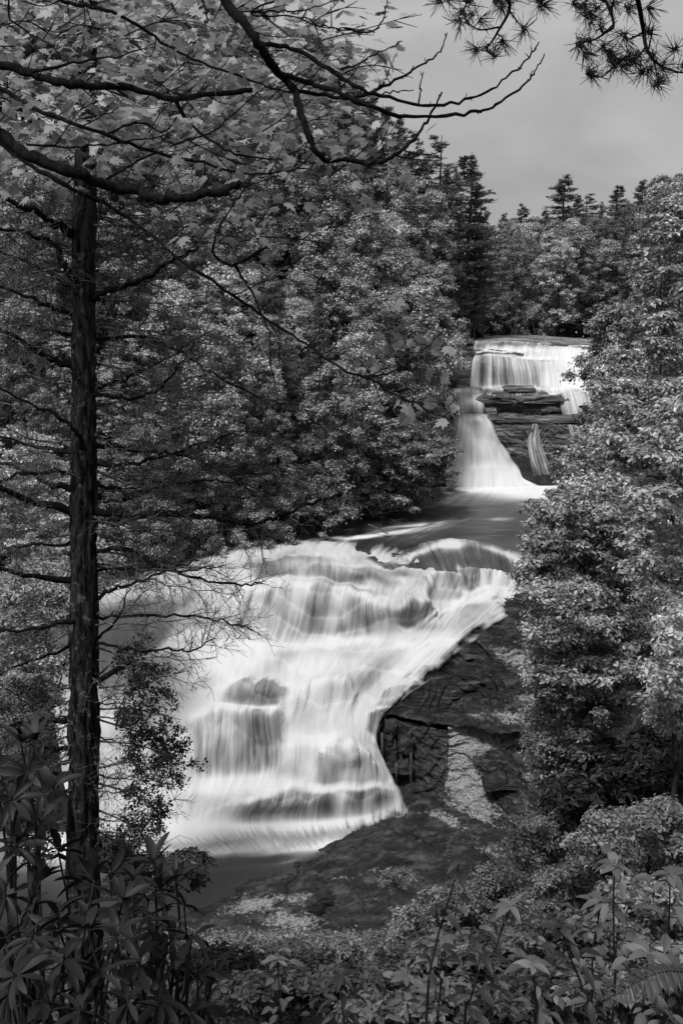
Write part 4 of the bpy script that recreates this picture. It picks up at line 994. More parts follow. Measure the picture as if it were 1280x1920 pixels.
for i_, (cx, cy, Yq, mt, lab) in enumerate([(450, 1775, 17, 'leaf_shrub', 'shrub at the left end of the rock shelf'), (540, 1790, 16, 'leaf_herb', 'dim shrub below the pale stones of the shelf'), (620, 1780, 17, 'leaf_shrub', 'shrub below the middle of the rock shelf, beside a dark gap'),
        (470, 1830, 13, 'leaf_herb', 'low dim shrub right of the rhododendrons'), (600, 1840, 12, 'leaf_shrub', 'shrub in the lower middle of the slope'), (720, 1835, 12, 'leaf_herb', 'dim shrub in the lower middle behind the herbs'), (820, 1770, 15, 'leaf_right', 'pale shrub below the fluffy one'), (400, 1800, 12, 'leaf_dark', 'dark shrub between the rhododendron and the shelf')]):
    near_tree('leafy_shrub', 'shrub', lab, SG, cx, Yq, [(cx, cy, 44, 18), (cx - 34, cy + 14, 32, 14), (cx + 36, cy + 12, 32, 15)], 46, 75, .085, mt, rad=.24, depth=.6, tr=.012)

# ------------------------------------------------------------------ ground cover on the camera's slope
def herb_cover():
    mb = MB()
    n = 9000
    y = 6.5 + 24 * rng.random(n) ** 1.5; x = (rng.random(n) - .40) * y * .86
    z = ground(x, y) + .0
    h = rng.uniform(.12, .95, n) * (0.75 + .25 * np.sin(x * 1.3) * np.cos(y * .9))
    B = np.stack([x, y, z], 1); kp = fbm(B, 3, .45) > -.12; x, y, z, h, B = x[kp], y[kp], z[kp], h[kp], B[kp]; n = len(x)
    for j in range(9):
        f = rng.uniform(.35, 1, n)
        d = unit(np.stack([rng.normal(size=n), rng.normal(size=n), rng.uniform(-.1, .5, n)], 1))
        pos = B + np.stack([rng.normal(size=n) * .09, rng.normal(size=n) * .09, h * f], 1)
        nr = unit(np.array([0, 0, 1.]) + rng.normal(size=(n, 3)) * .5)
        scatter(mb, T_LEAF[0], T_LEAF[1], pos, nr, rng.uniform(.05, .15, n) * (.6 + .5 * np.clip(fbm(B * .6, 2), -.6, 1)), tint=np.clip(rng.random(n) * .8 + .5 * fbm(B * .5, 2), 0, 1))
    o = mb.obj('herb_cover', M['leaf_herb'], None, False)
    tag(o, 'knee-high leafy herbs covering the slope in front', 'ground cover', kind='stuff')
herb_cover()
def slope_litter():
    mb = MB(); n = 9000
    y = 24 + 20 * rng.random(n); x = (rng.random(n) - .25) * y * .8
    keep = (ground(x, y) > -29.0)
    x, y = x[keep], y[keep]
    C = np.stack([x, y, ground(x, y) + .25 * rng.random(len(x))], 1)
    C = C[fbm(C, 3, .35) > -.05][:1100]
    clump_leaves(mb, C, rng.uniform(.2, .6, len(C)), 34, .13, .8, T_LEAF)
    tag(mb.obj('undergrowth', M['leaf_shrub'], None, False), 'low undergrowth on the slope above the rock shelf', 'undergrowth', kind='stuff')
slope_litter()

def leaf_obj(name, me, parent, pos, dirv, nrm, size):
    y = Vector(dirv).normalized(); n = Vector(nrm); x = y.cross(n)
    if x.length < 1e-4: x = y.cross(Vector((.3, .5, .8)))
    x.normalize(); z = x.cross(y)
    o = bpy.data.objects.new(name, me); COL.objects.link(o); o.parent = parent
    from mathutils import Matrix
    m = Matrix((x, y, z)).transposed().to_4x4()
    o.matrix_local = Matrix.Translation(Vector(pos)) @ m @ Matrix.Diagonal((size, size, size, 1))
    return o
def tmesh(name, T, mat, n=4, smooth=True, jit=.05):
    out = []
    for i in range(n):
        mb = MB(); V = T[0].copy()
        V[:, 2] += (V[:, 1] ** 2) * rng.uniform(-.4, .15) + V[:, 0] * rng.uniform(-.3, .3) + np.abs(V[:, 0]) * rng.uniform(-.35, .3)
        V[:, 0] *= rng.uniform(.85, 1.12)
        mb.add(V, T[1], rng.uniform(.05, .8) if i else .95); out.append(mb.mesh(name, M[mat], smooth))
    return out

# ------------------------------------------------------------------ rhododendrons at the lower left
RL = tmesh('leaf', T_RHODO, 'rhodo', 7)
def rhododendron(label, root_px, Y, whorls, n=9, L_=.135):
    whorls = whorls + [(a + rng.uniform(-45, 45), b + rng.uniform(10, 90), c + rng.uniform(0, .5), rng.uniform(-.2, .6)) for a, b, c, d in whorls if b > 1480]
    bx = P(root_px, 1900, Y)[0]; B = np.array([bx, Y, gz(bx, Y)])
    e = empty('rhododendron', B, label, 'shrub', 'rhododendrons in the lower left corner')
    st = MB(); joints = []
    for (px, py, dY, up) in whorls:
        W = P(px, py, Y + dY) - B
        j = W * [.45, .45, .35] + rng.normal(size=3) * .06
        tube(st, smooth_path(np.array([[0, 0, -.2], j, W * [.8, .8, .75] + rng.normal(size=3) * .05, W]), 4), np.linspace(.016, .005, 13), 5)
        ax = unit(np.array([rng.normal() * .5, rng.normal() * .45 + .15, 1.0]))
        u = unit(np.cross(ax, [.2, 1, .1])); v = np.cross(ax, u)
        a0 = rng.uniform(0, 6.28)
        for k in range(n):
            a = a0 + k * 2 * math.pi / n + rng.normal() * .18
            el = up + rng.normal() * .38
            d = unit((u * math.cos(a) + v * math.sin(a)) * math.cos(el) + ax * math.sin(el))
            nn = unit(ax * math.cos(el) - (u * math.cos(a) + v * math.sin(a)) * math.sin(el) + rng.normal(size=3) * .15)
            leaf_obj('leaf', RL[int(rng.integers(0, 7))], e, W + d * .012, d, nn, L_ * rng.uniform(.7, 1.15))
        tube(st, [W, W + ax * .035], [.006, .002], 5)
    st.obj('stem', M['stem'], e)
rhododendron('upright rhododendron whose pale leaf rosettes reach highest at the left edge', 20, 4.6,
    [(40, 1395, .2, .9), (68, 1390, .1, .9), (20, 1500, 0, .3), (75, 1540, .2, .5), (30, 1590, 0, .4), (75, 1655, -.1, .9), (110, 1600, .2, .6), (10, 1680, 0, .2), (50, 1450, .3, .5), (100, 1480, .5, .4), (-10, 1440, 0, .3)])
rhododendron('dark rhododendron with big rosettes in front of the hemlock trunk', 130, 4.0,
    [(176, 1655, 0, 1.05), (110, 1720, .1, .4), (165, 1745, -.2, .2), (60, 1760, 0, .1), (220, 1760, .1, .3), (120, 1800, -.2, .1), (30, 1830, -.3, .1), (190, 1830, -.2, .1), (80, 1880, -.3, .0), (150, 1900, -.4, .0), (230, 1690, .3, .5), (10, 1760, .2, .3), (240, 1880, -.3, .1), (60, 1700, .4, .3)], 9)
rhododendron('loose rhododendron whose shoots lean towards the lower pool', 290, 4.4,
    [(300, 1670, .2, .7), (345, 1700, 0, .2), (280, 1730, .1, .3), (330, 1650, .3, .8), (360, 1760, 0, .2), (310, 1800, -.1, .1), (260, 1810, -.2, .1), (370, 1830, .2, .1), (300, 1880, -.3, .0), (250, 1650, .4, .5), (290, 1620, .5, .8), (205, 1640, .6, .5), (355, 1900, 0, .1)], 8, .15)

# ------------------------------------------------------------------ tall herbs and saplings at the lower right
HL = tmesh('leaf', T_HERB, 'leaf_herb', 6)
HD = tmesh('leaf', T_HERB, 'leaf_dark', 4)
def sapling(label, path, Y, pairs, L_=.12, top=5, dark=False, name='sapling', cat='sapling'):
    L_ *= .8; pairs = int(pairs * 1.5)
    pts = [P(px, py, Y) for px, py in path]
    foot = pts[-1].copy(); g0 = gz(foot[0], foot[1]); foot2 = np.array([foot[0], foot[1] + .05, g0])
    e = empty(name, foot2, label, cat, 'saplings and tall herbs at the lower right')
    path3 = smooth_path(np.array([foot2 - [0, 0, .1]] + pts[::-1]), 6) - foot2
    st = MB(); tube(st, path3, np.linspace(.009, .003, len(path3)), 5)
    LM = HD if dark else HL
    i0 = 6
    ks = np.linspace(i0, len(path3) - 2, pairs).astype(int)
    for q, k in enumerate(ks):
        c = path3[k]; a0 = q * 1.57 + rng.normal() * .4
        for sgn in (0, math.pi):
            d = unit(np.array([math.cos(a0 + sgn), math.sin(a0 + sgn), rng.uniform(-.2, .35)]))
            pe = c + d * L_ * rng.uniform(.3, 1.0)
            tube(st, [c, pe], [.003, .002], 4)
            leaf_obj('leaf', LM[int(rng.integers(0, len(LM)))], e, pe, d + rng.normal(size=3) * .15, unit(np.array([0, -.2, 1.]) + rng.normal(size=3) * .3), L_ * rng.uniform(.8, 1.3))
            if rng.random() < .6:
                d2 = unit(d + rng.normal(size=3) * .6); leaf_obj('leaf', LM[0], e, c + d * L_ * .3, d2, unit(np.array([0, -.2, 1.]) + rng.normal(size=3) * .3), L_ * rng.uniform(.6, 1))
    for k in range(top):
        a = k * 2 * math.pi / top + rng.normal() * .2; d = unit(np.array([math.cos(a), math.sin(a), rng.uniform(.0, .4)]))
        leaf_obj('leaf', LM[int(rng.integers(0, len(LM)))], e, path3[-1], d, unit(np.array([0, -.2, 1.]) + rng.normal(size=3) * .2), L_ * rng.uniform(.9, 1.3))
    st.obj('stem', M['stem'], e)
sapling('thin dark leaning stem with few leaves in front of the rock shelf', [(862, 1615), (840, 1690), (815, 1780), (800, 1890)], 4.6, 4, .10, 3, True)
sapling('sapling with a spreading rosette of long leaves below the bright shrubs', [(1152, 1625), (1150, 1680), (1150, 1770), (1152, 1850)], 4.6, 3, .13, 8)
sapling('tall stemmed sapling near the right edge with drooping leaves', [(1256, 1640), (1254, 1720), (1250, 1800), (1246, 1900)], 4.2, 6, .11, 6)
sapling('dark curved stem leaning left in the right foreground', [(1050, 1740), (1066, 1790), (1090, 1850), (1105, 1930)], 4.0, 4, .10, 6, True)
sapling('sapling with broad leaves between the two tallest stems', [(1128, 1690), (1118, 1740), (1110, 1800), (1108, 1880)], 4.8, 5, .11, 6)
sapling('short sapling left of the broad leaved one', [(955, 1700), (940, 1745), (925, 1800), (920, 1880)], 4.8, 5, .11, 6)
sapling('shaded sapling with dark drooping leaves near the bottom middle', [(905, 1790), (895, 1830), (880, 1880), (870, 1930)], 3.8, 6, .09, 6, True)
sapling('bushy herb with big leaves at the bottom right corner', [(1215, 1790), (1210, 1830), (1205, 1880), (1200, 1930)], 3.8, 5, .11, 7)
sapling('low herb with pointed leaves right of the dark drooping one', [(1000, 1810), (1002, 1850), (1005, 1890), (1005, 1930)], 4.0, 5, .10, 7)
sapling('leafy herb in the middle of the bottom edge', [(760, 1830), (762, 1870), (765, 1900), (768, 1935)], 5.0, 5, .10, 7)
sapling('herb with pale broad leaves left of the thin dark stem', [(830, 1760), (828, 1800), (826, 1850), (820, 1920)], 5.2, 6, .11, 6)
sapling('small leafy herb beside the loose rhododendron', [(520, 1800), (522, 1840), (525, 1880), (525, 1930)], 6.0, 5, .10, 7)
sapling('dim herb with round leaves near the bottom left of middle', [(640, 1830), (640, 1870), (642, 1900), (645, 1940)], 5.2, 5, .11, 7, True)
def fern(label, base, tip, Y, n=26):
    a, b = P(base[0], base[1], Y), P(tip[0], tip[1], Y - .3)
    e = empty('fern', a, label, 'fern', 'saplings and tall herbs at the lower right')
    p = smooth_path(np.array([a * 0, (b - a) * .5 + [0, 0, .07], b - a]), 14); st = MB(); tube(st, p, np.linspace(.004, .001, len(p)), 4); st.obj('stem', M['stem'], e)
    ml = tmesh('leaflet', strip_leaf([.06, .1, .07, .01], [0, .3, .7, 1], .1, .2), 'leaf_dark', 2)
    ax = unit(b - a); sdv = unit(np.cross(ax, [0, -.4, 1]))
    for i in range(2, len(p)):
        f = i / len(p); L2 = .07 * math.sin(math.pi * (0.12 + .86 * f)) + .01
        for sg in (-1, 1): leaf_obj('leaflet', ml[i % 2], e, p[i], sdv * sg + ax * .35 + np.array([0, 0, -.1]), (0, -.3, 1), L2)
fern('feathery fern frond reaching in at the bottom right corner', (1330, 1830), (1130, 1880), 3.6)


# ------------------------------------------------------------------ the hemlock with dead branches
def hemlock():
    Y = 10.0
    ctl = [(157, 1760), (157, 1650), (157, 1500), (158, 1300), (157, 1100), (156, 900), (157, 700), (158, 500), (160, 350), (163, 150), (168, -80), (175, -400), (180, -900)]
    C = np.array([P(a, b, Y) for a, b in ctl]); 
    B = C[0].copy(); B[2] = min(B[2], gz(B[0], B[1])) 
    rad = np.interp([c[1] for c in ctl], [-900, -100, 350, 1000, 1500, 1760], [.05, .08, .100, .132, .150, .175])
    e = empty('hemlock_tree', B, 'old hemlock with a straight dark trunk and many bare dead branches', 'tree')
    C = C - B
    C = np.vstack([[C[0] - [0, 0, C[0][2] + .4]], C]); rad = np.append(.24, rad)
    p = smooth_path(np.column_stack([C, rad]), 40)
    n = len(p); seg = 56
    th = np.linspace(0, 2 * math.pi, seg, endpoint=False)
    ring = np.stack([np.cos(th), np.sin(th), 0 * th], 1)
    q = np.stack([np.cos(th)[None].repeat(n, 0) * 3.2, np.sin(th)[None].repeat(n, 0) * 3.2, (p[:, 2:3] * 1.1).repeat(seg, 1)], -1)
    fur = np.abs(fbm(q * [1, 1, 1], 4, 1.6)); lum = fbm(q, 3, .6)
    r = p[:, 3:4] * (1 + .30 * (fur - .35) + .09 * lum)
    V = p[:, None, :3] + ring[None] * r[..., None]
    k = np.arange(seg); k2 = (k + 1) % seg
    Fa = np.concatenate([np.stack([i * seg + k, i * seg + k2, (i + 1) * seg + k2, (i + 1) * seg + k], 1) for i in range(n - 1)])
    mb = MB(); mb.add(V.reshape(-1, 3), Fa); mb.obj('trunk', M['bark'], e)
    def brood(mb, path, r0, count, ln, depth=1, droop=.1, tips=None, start=.15):
        m = len(path)
        for _ in range(count):
            f = rng.uniform(start, 1) ** .8; i = min(m - 2, int(f * (m - 1)))
            d = unit(path[i + 1] - path[i]); sv = unit(np.cross(d, rng.normal(size=3)))
            dr = unit(d * rng.uniform(.3, 1.0) + sv * rng.uniform(.5, 1) + [0, 0, -droop])
            L2 = ln * rng.uniform(.35, 1.1) * (1.2 - .6 * f)
            t = np.linspace(0, 1, 5)[:, None]
            w = path[i] + dr * L2 * t + rng.normal(size=(5, 3)) * .05 * L2 * t + np.array([0, 0, rng.uniform(-.3, .35)]) * L2 * t * t
            rr = r0 * rng.uniform(.35, .6)
            tube(mb, w, np.linspace(rr, max(.0018, rr * .4), 5), 4 if depth else 3, rng.random(), False)
            if depth: brood(mb, w, rr, int(4 + 5 * L2 / ln), ln * .32, depth - 1, droop, tips, .2)
            if tips is not None: tips.append((w[-1], dr)); tips.append((w[2], dr))
    BR = [  # each bare branch: radius, then photograph points with a depth offset
     (.036, (180, 958, 0), (250, 966, -.1), (320, 963, -.3), (430, 975, -.5), (490, 980, -.6), (560, 952, -.9), (640, 925, -1.2)),
     (.026, (183, 835, 0), (240, 842, .1), (300, 848, .2), (350, 855, .3), (420, 885, .5), (470, 920, .6)),
     (.018, (180, 735, 0), (230, 712, .2), (290, 682, .3), (350, 650, .5), (400, 620, .6)),
     (.016, (183, 740, -.1), (250, 747, -.2), (300, 730, -.4), (340, 680, -.5), (365, 640, -.6)),
     (.017, (186, 870, 0), (260, 868, -.3), (325, 850, -.4), (400, 825, -.7), (480, 810, -.8)),
     (.022, (185, 1030, 0), (250, 1033, -.1), (285, 1055, -.2), (350, 1080, -.3), (425, 1095, -.4), (492, 1094, -.5)),
     (.014, (186, 1070, .1), (260, 1065, .2), (340, 1072, .4), (420, 1060, .5)),
     (.020, (186, 1127, 0), (208, 1105, -.1), (250, 1093, -.2), (320, 1066, -.3), (372, 1052, -.4)),
     (.015, (186, 1155, 0), (275, 1157, -.2), (350, 1155, -.3), (425, 1165, -.4), (475, 1182, -.5)),
     (.015, (187, 1200, 0), (220, 1160, .2), (245, 1105, .4)),
     (.014, (187, 1205, 0), (240, 1215, -.3), (325, 1218, -.4), (360, 1220, -.5), (405, 1198, -.6)),
     (.030, (165, 572, 0), (200, 545, -.1), (235, 535, -.2), (275, 520, -.3), (320, 490, -.4), (372, 463, -.5)),
     (.017, (180, 640, 0), (250, 630, .2), (330, 655, .4), (400, 700, .5), (500, 750, .7), (560, 760, .8)),
     (.014, (180, 905, 0), (260, 920, .2), (340, 905, .3), (420, 900, .4), (520, 930, .6)),
     (.040, (140, 442, 0), (100, 420, -.2), (50, 390, -.4), (-60, 345, -.7)),
     (.032, (150, 537, -.05), (122, 503, -.2), (100, 456, -.3), (60, 440, -.5), (-50, 415, -.7)),
     (.030, (140, 538, .1), (100, 515, .3), (50, 490, .5), (-60, 450, .8)),
     (.026, (135, 592, 0), (60, 560, -.2), (-60, 520, -.5)),
     (.020, (135, 632, 0), (100, 620, .1), (38, 608, .2)),
     (.034, (135, 687, 0), (90, 670, -.1), (40, 640, -.3), (-60, 590, -.6)),
     (.024, (155, 842, -.15), (145, 815, -.3), (110, 780, -.4), (50, 755, -.5), (-60, 690, -.7)),
     (.022, (135, 847, .1), (60, 835, .2), (-60, 795, .4)),
     (.022, (135, 885, 0), (70, 887, -.2), (30, 892, -.3), (-60, 920, -.5)),
     (.030, (135, 917, 0), (90, 905, .1), (50, 885, .3), (-60, 840, .6)),
     (.042, (135, 960, 0), (50, 936, -.2), (-70, 880, -.6)),
     (.018, (135, 1020, 0), (80, 1021, -.2), (22, 1024, -.4)),
     (.034, (135, 1090, 0), (65, 1080, -.2), (-60, 1052, -.5)),
     (.022, (150, 1160, -.1), (75, 1178, -.3), (-60, 1190, -.6)),
     (.018, (140, 1205, 0), (60, 1240, -.2), (-60, 1280, -.5)),
     (.032, (132, 1347, 0), (50, 1355, -.1), (-60, 1370, -.4)),
     (.026, (132, 1404, 0), (85, 1402, .1), (65, 1404, .2)), (.026, (132, 1450, 0), (85, 1452, .1), (62, 1455, .2)),
     (.024, (140, 1610, 0), (90, 1606, .1), (60, 1600, .2))]
    for b in BR:
        pts = np.array([P(a, c, Y + d) for a, c, d in b[1:]]) - B
        pts[0] += (C[np.argmin(np.abs(C[:, 2] - pts[0][2]))] - pts[0]) * [.35, .35, 0]
        p = smooth_path(pts, 6); p[1:-1] += rng.normal(size=(len(p) - 2, 3)) * .012
        L_ = np.linalg.norm(pts[-1] - pts[0])
        ml = MB(); tube(ml, p, np.linspace(b[0] * 1.2, max(.006, b[0] * .35), len(p)) * (1 + .08 * rng.normal(size=len(p))), 7); limb = ml.obj('branch', M['bark_thin'], e); mb = MB()
        right = b[-1][0] > b[1][0]
        brood(mb, p, max(.008, b[0] * .36), int((16 if right else 11) * L_) + 5, .66 if right else .55, 1, .05)
        tag(mb.obj('dead_twig', M['bark_twig'], limb), kind='stuff')
    # a broken stub and knots
    mb = MB(); tube(mb, np.array([P(180, 1280, Y), P(215, 1258, Y - .1), P(246, 1243, Y - .2)]) - B, [.034, .028, .012], 8); mb.obj('broken_branch', M['bark_thin'], e)
    # finer dead branches all round
    for i in range(96):
        py = rng.uniform(380, 1560); sx = 1 if rng.random() < .68 else -1
        L_ = rng.uniform(70, 330) * (1 if py < 1250 else .6); dy = rng.uniform(-90, 70)
        dd = rng.uniform(-1.2, 1.2)
        pts = np.array([P(157 + sx * 15, py, Y), P(157 + sx * L_ * .45, py + dy * .25 + rng.uniform(0, 25), Y + dd * .5), P(157 + sx * L_, py + dy, Y + dd)]) - B
        p = smooth_path(pts, 6); p[2:] += rng.normal(size=(len(p) - 2, 3)) * .015
        mb = MB(); tube(mb, p, np.linspace(.012, .003, len(p)), 5)
        brood(mb, p, .0075, 13, .5, 1, .15)
        mb.obj('branch', M['bark_twig'], e)
    # leafy lower boughs hanging over the water
    LB = [((186, 1290), (260, 1285), (330, 1300)), ((186, 1330), (250, 1330), (340, 1350)), ((186, 1390), (270, 1400), (360, 1440)), ((186, 1440), (260, 1430), (340, 1460)),
          ((186, 1470), (250, 1490), (310, 1530)), ((186, 1350), (250, 1370), (350, 1400)), ((186, 1520), (230, 1540), (290, 1580)), ((186, 1265), (230, 1230), (290, 1240)), ((130, 1380), (80, 1400), (20, 1450)),
          ((130, 1430), (70, 1440), (0, 1500)), ((130, 1480), (80, 1500), (10, 1560)), ((130, 1540), (90, 1550), (30, 1600)), ((186, 1560), (230, 1590), (260, 1620)), ((130, 1290), (70, 1300), (0, 1320))]
    for b in LB:
        dd = rng.uniform(-.6, .8)
        pts = np.array([P(b[0][0], b[0][1], Y), P(b[1][0], b[1][1], Y + dd * .5), P(b[2][0], b[2][1], Y + dd)]) - B
        p = smooth_path(pts, 7); mb = MB(); tube(mb, p, np.linspace(.013, .003, len(p)), 5); tips = []
        brood(mb, p, .007, 17, .42, 1, .1, tips)
        br = mb.obj('branch', M['bark_twig'], e)
        tp = np.array([t[0] for t in tips]); td = np.array([t[1] for t in tips])
        lf = MB(); tp = tp[rng.random(len(tp)) < .8]
        pos = (tp[:, None] + rng.normal(size=(len(tp), 5, 3)) * .028).reshape(-1, 3)
        scatter(lf, T_LEAF[0], T_LEAF[1], pos, unit(np.array([0, 0, 1.]) + rng.normal(size=(len(pos), 3)) * .6), rng.uniform(.025, .05, len(pos)))
        lf.obj('foliage', M['hemlock_leaf'], br, False)
hemlock()

# ------------------------------------------------------------------ maple whose boughs cross the upper left
def maple():
    T0 = np.array([-4.6, 5.6, 0.]); T0[2] = gz(T0[0], T0[1])
    e = empty('maple_tree', T0, 'maple whose dark boughs and broad leaves cross the upper left', 'tree')
    tr = MB(); tube(tr, smooth_path(np.array([[0, 0, -.4], [.1, 0, 2.5], [.25, .1, 5.5], [.1, .2, 8.5], [.5, 0, 12]]), 6), np.linspace(.26, .10, 25), 16); tr.obj('trunk', M['bark_thin'], e)
    hang = lambda z: np.array([.2, .1, z])
    BR = [  # (from height on the trunk, depth, radius in, radius out, photograph points)
     (8.5, 5.6, .052, .006, [(330, -260), (418, -10), (455, 40), (485, 80), (520, 135), (553, 170), (570, 235), (600, 295), (640, 297), (700, 305), (740, 290), (775, 260), (805, 220), (828, 172)]),
     (None, 5.6, .016, .004, [(483, 78), (560, 95), (640, 145), (700, 175), (790, 196), (870, 188), (930, 160), (985, 112), (1010, 78)]),
     (None, 5.6, .018, .004, [(522, 136), (580, 155), (640, 175), (700, 200), (760, 218), (870, 212), (920, 200), (975, 165), (1003, 132), (1020, 100)]),
     (None, 5.7, .014, .003, [(553, 168), (620, 180), (680, 178), (740, 150), (790, 120), (825, 95), (838, 62)]),
     (None, 5.6, .008, .003, [(640, 176), (680, 195), (730, 172), (775, 168)]),
     (None, 5.5, .006, .002, [(700, 175), (720, 150), (730, 128)]), (None, 5.5, .006, .002, [(784, 196), (788, 165), (794, 134)]),
     (None, 5.5, .007, .002, [(640, 128), (680, 115), (715, 95), (754, 76)]),
     (5.4, 6.2, .050, .018, [(-120, 90), (0, 120), (60, 137), (130, 157), (230, 163), (330, 183), (400, 175), (472, 168)]),
     (5.0, 5.4, .062, .022, [(-150, 190), (0, 252), (50, 290), (130, 320), (200, 345), (260, 362), (320, 373), (400, 362), (430, 352), (450, 343)]),
     (4.8, 6.0, .030, .006, [(-120, 110), (0, 165), (80, 210), (190, 248), (290, 285), (380, 305), (470, 325), (575, 315)]),
     (4.3, 5.8, .026, .006, [(-120, 210), (0, 268), (60, 310), (150, 360), (200, 382), (270, 430), (330, 480), (410, 535), (480, 585), (560, 635), (640, 690), (700, 715), (760, 750)]),
     (None, 5.8, .007, .002, [(690, 708), (740, 695), (780, 668), (830, 622)]), (None, 5.8, .006, .002, [(655, 700), (700, 702), (735, 680), (790, 655)]),
     (None, 5.8, .006, .002, [(760, 750), (790, 762), (850, 790)]),
     (7.5, 6.0, .022, .006, [(60, -60), (115, -2), (170, 12), (220, 25), (290, 70), (360, 110), (430, 135), (520, 165), (640, 182)]),
     (None, 6.0, .013, .004, [(330, 188), (350, 225), (400, 265), (450, 290), (530, 298), (570, 272)]),
     (7.5, 5.8, .010, .003, [(400, -40), (470, 25), (540, 28), (600, 45), (640, 52), (686, 47)]), (None, 5.8, .007, .002, [(645, 52), (690, 60), (715, 40), (729, -6)]),
     (None, 5.8, .007, .002, [(470, 22), (520, 20), (580, 16), (645, -4)]),
     (7.0, 6.1, .018, .005, [(340, -90), (380, 0), (388, 30), (384, 44)]),
     (None, 5.7, .011, .004, [(500, 462), (440, 495), (400, 470), (420, 410), (455, 360), (480, 320)]),
     (None, 5.7, .010, .003, [(440, 495), (470, 545), (500, 610), (510, 690), (525, 780)]),
     (None, 6.1, .010, .003, [(60, 135), (150, 115), (230, 103), (290, 80)]), (None, 6.1, .009, .003, [(200, 250), (260, 230), (310, 245), (350, 190), (375, 180)]),
     (None, 6.1, .010, .003, [(200, 335), (260, 300), (330, 270), (400, 245), (470, 185), (520, 150)]), (None, 6.0, .009, .003, [(50, 270), (130, 275), (200, 270), (300, 255), (350, 225)]),
     (5.2, 6.3, .014, .004, [(-60, -20), (20, 40), (90, 80), (118, 110)]), (7.2, 6.3, .010, .003, [(60, -50), (150, -10), (155, 60), (160, 95)])]
    BR = [(h, Y, r0 * (.6 if h else .85), max(r1 * .8, .0024), pl) for h, Y, r0, r1, pl in BR]
    for h, Y, r0, r1, pl in BR:
        pts = [P(a, b, Y + .12 * math.sin(i * 1.7)) - T0 for i, (a, b) in enumerate(pl)]
        if h: pts = [hang(h)] + pts
        p = smooth_path(np.array(pts), 6); p[3:-1] += rng.normal(size=(len(p) - 4, 3)) * .004
        mb = MB(); rr = np.linspace(r0, r1, len(p)) * (1 + .09 * rng.normal(size=len(p))); p = p + rng.normal(size=p.shape) * (rr[:, None] * .16)
        tube(mb, p, rr, 8)
        j = 8 if h else 2
        for _ in range(int(len(p) * .30)):                        # fine curving side twigs and bud spurs
            i = int(rng.integers(j, len(p) - 1)); d = unit(p[i + 1] - p[i]); sv = unit(np.cross(d, [rng.normal() * .4, 1, rng.normal() * .4])) * rng.choice([-1, 1])
            spur = rng.random() < (.5 if h else 1.1)
            L2 = rng.uniform(.012, .028) if spur else rng.uniform(.08, .3)
            t = np.linspace(0, 1, 5)[:, None]
            w = p[i] + (d * .7 + sv * .6) * L2 * t + (sv * rng.uniform(-.1, .5) + np.array([0, 0, .2])) * L2 * t * t
            tube(mb, w, np.linspace(.0045 if not spur else .004, .0018, 5), 4)
        mb.obj('branch', M['bark_thin'], e)
    for _ in range(75):                                           # fine twigs crossing each other between the boughs
        cx, cy = rng.uniform(-40, 640), rng.uniform(-40, 470); an = rng.uniform(-.9, .5); ln = rng.uniform(50, 190); Yt = rng.uniform(5.6, 8.5); cv = rng.uniform(-60, 60)
        q = [P(cx + math.cos(an) * ln * t_, cy + math.sin(an) * ln * t_ + cv * t_ * (1 - t_) * 2, Yt + .2 * t_) - T0 for t_ in (0, .35, .7, 1)]
        mb = MB(); p = smooth_path(np.array(q), 5); tube(mb, p, np.linspace(.0042, .0018, len(p)), 5)
        for _k in range(3):
            i = int(rng.integers(3, len(p) - 2)); w = p[i] + (unit(p[i + 1] - p[i]) * .8 + np.array([0, 0, rng.uniform(-.7, .7)])) * rng.uniform(.06, .22) * np.linspace(0, 1, 4)[:, None]
            tube(mb, w, np.linspace(.0035, .0018, 4), 4)
        mb.obj('twig', M['bark_thin'], e)
    ML = tmesh('leaf', T_MAPLE, 'maple', 9, False)
    nobj = 0
    def spray(cx, cy, Y, n, spread, size, obj=True, mb=None):
        nonlocal nobj
        c = P(cx, cy, Y) - T0
        tilt = unit(np.array([rng.normal() * .3, -.45 + rng.normal() * .25, .8]))
        for _ in range(n):
            off = rng.normal(size=3) * spread; off -= tilt * off.dot(tilt) * .7
            pos = c + off; d = unit(off * [1, 1, .3] + np.array([rng.normal() * .3, rng.normal() * .2, -.12 * 1]) * .5)
            nn = unit(tilt + rng.normal(size=3) * .28)
            sz = size * rng.uniform(.7, 1.2)
            if obj: leaf_obj('leaf', ML[int(rng.integers(0, 9))], e, pos, d, nn, sz); nobj += 1
            else:
                buf[0].append(pos); buf[1].append(nn); buf[2].append(sz)
    buf = ([], [], [])
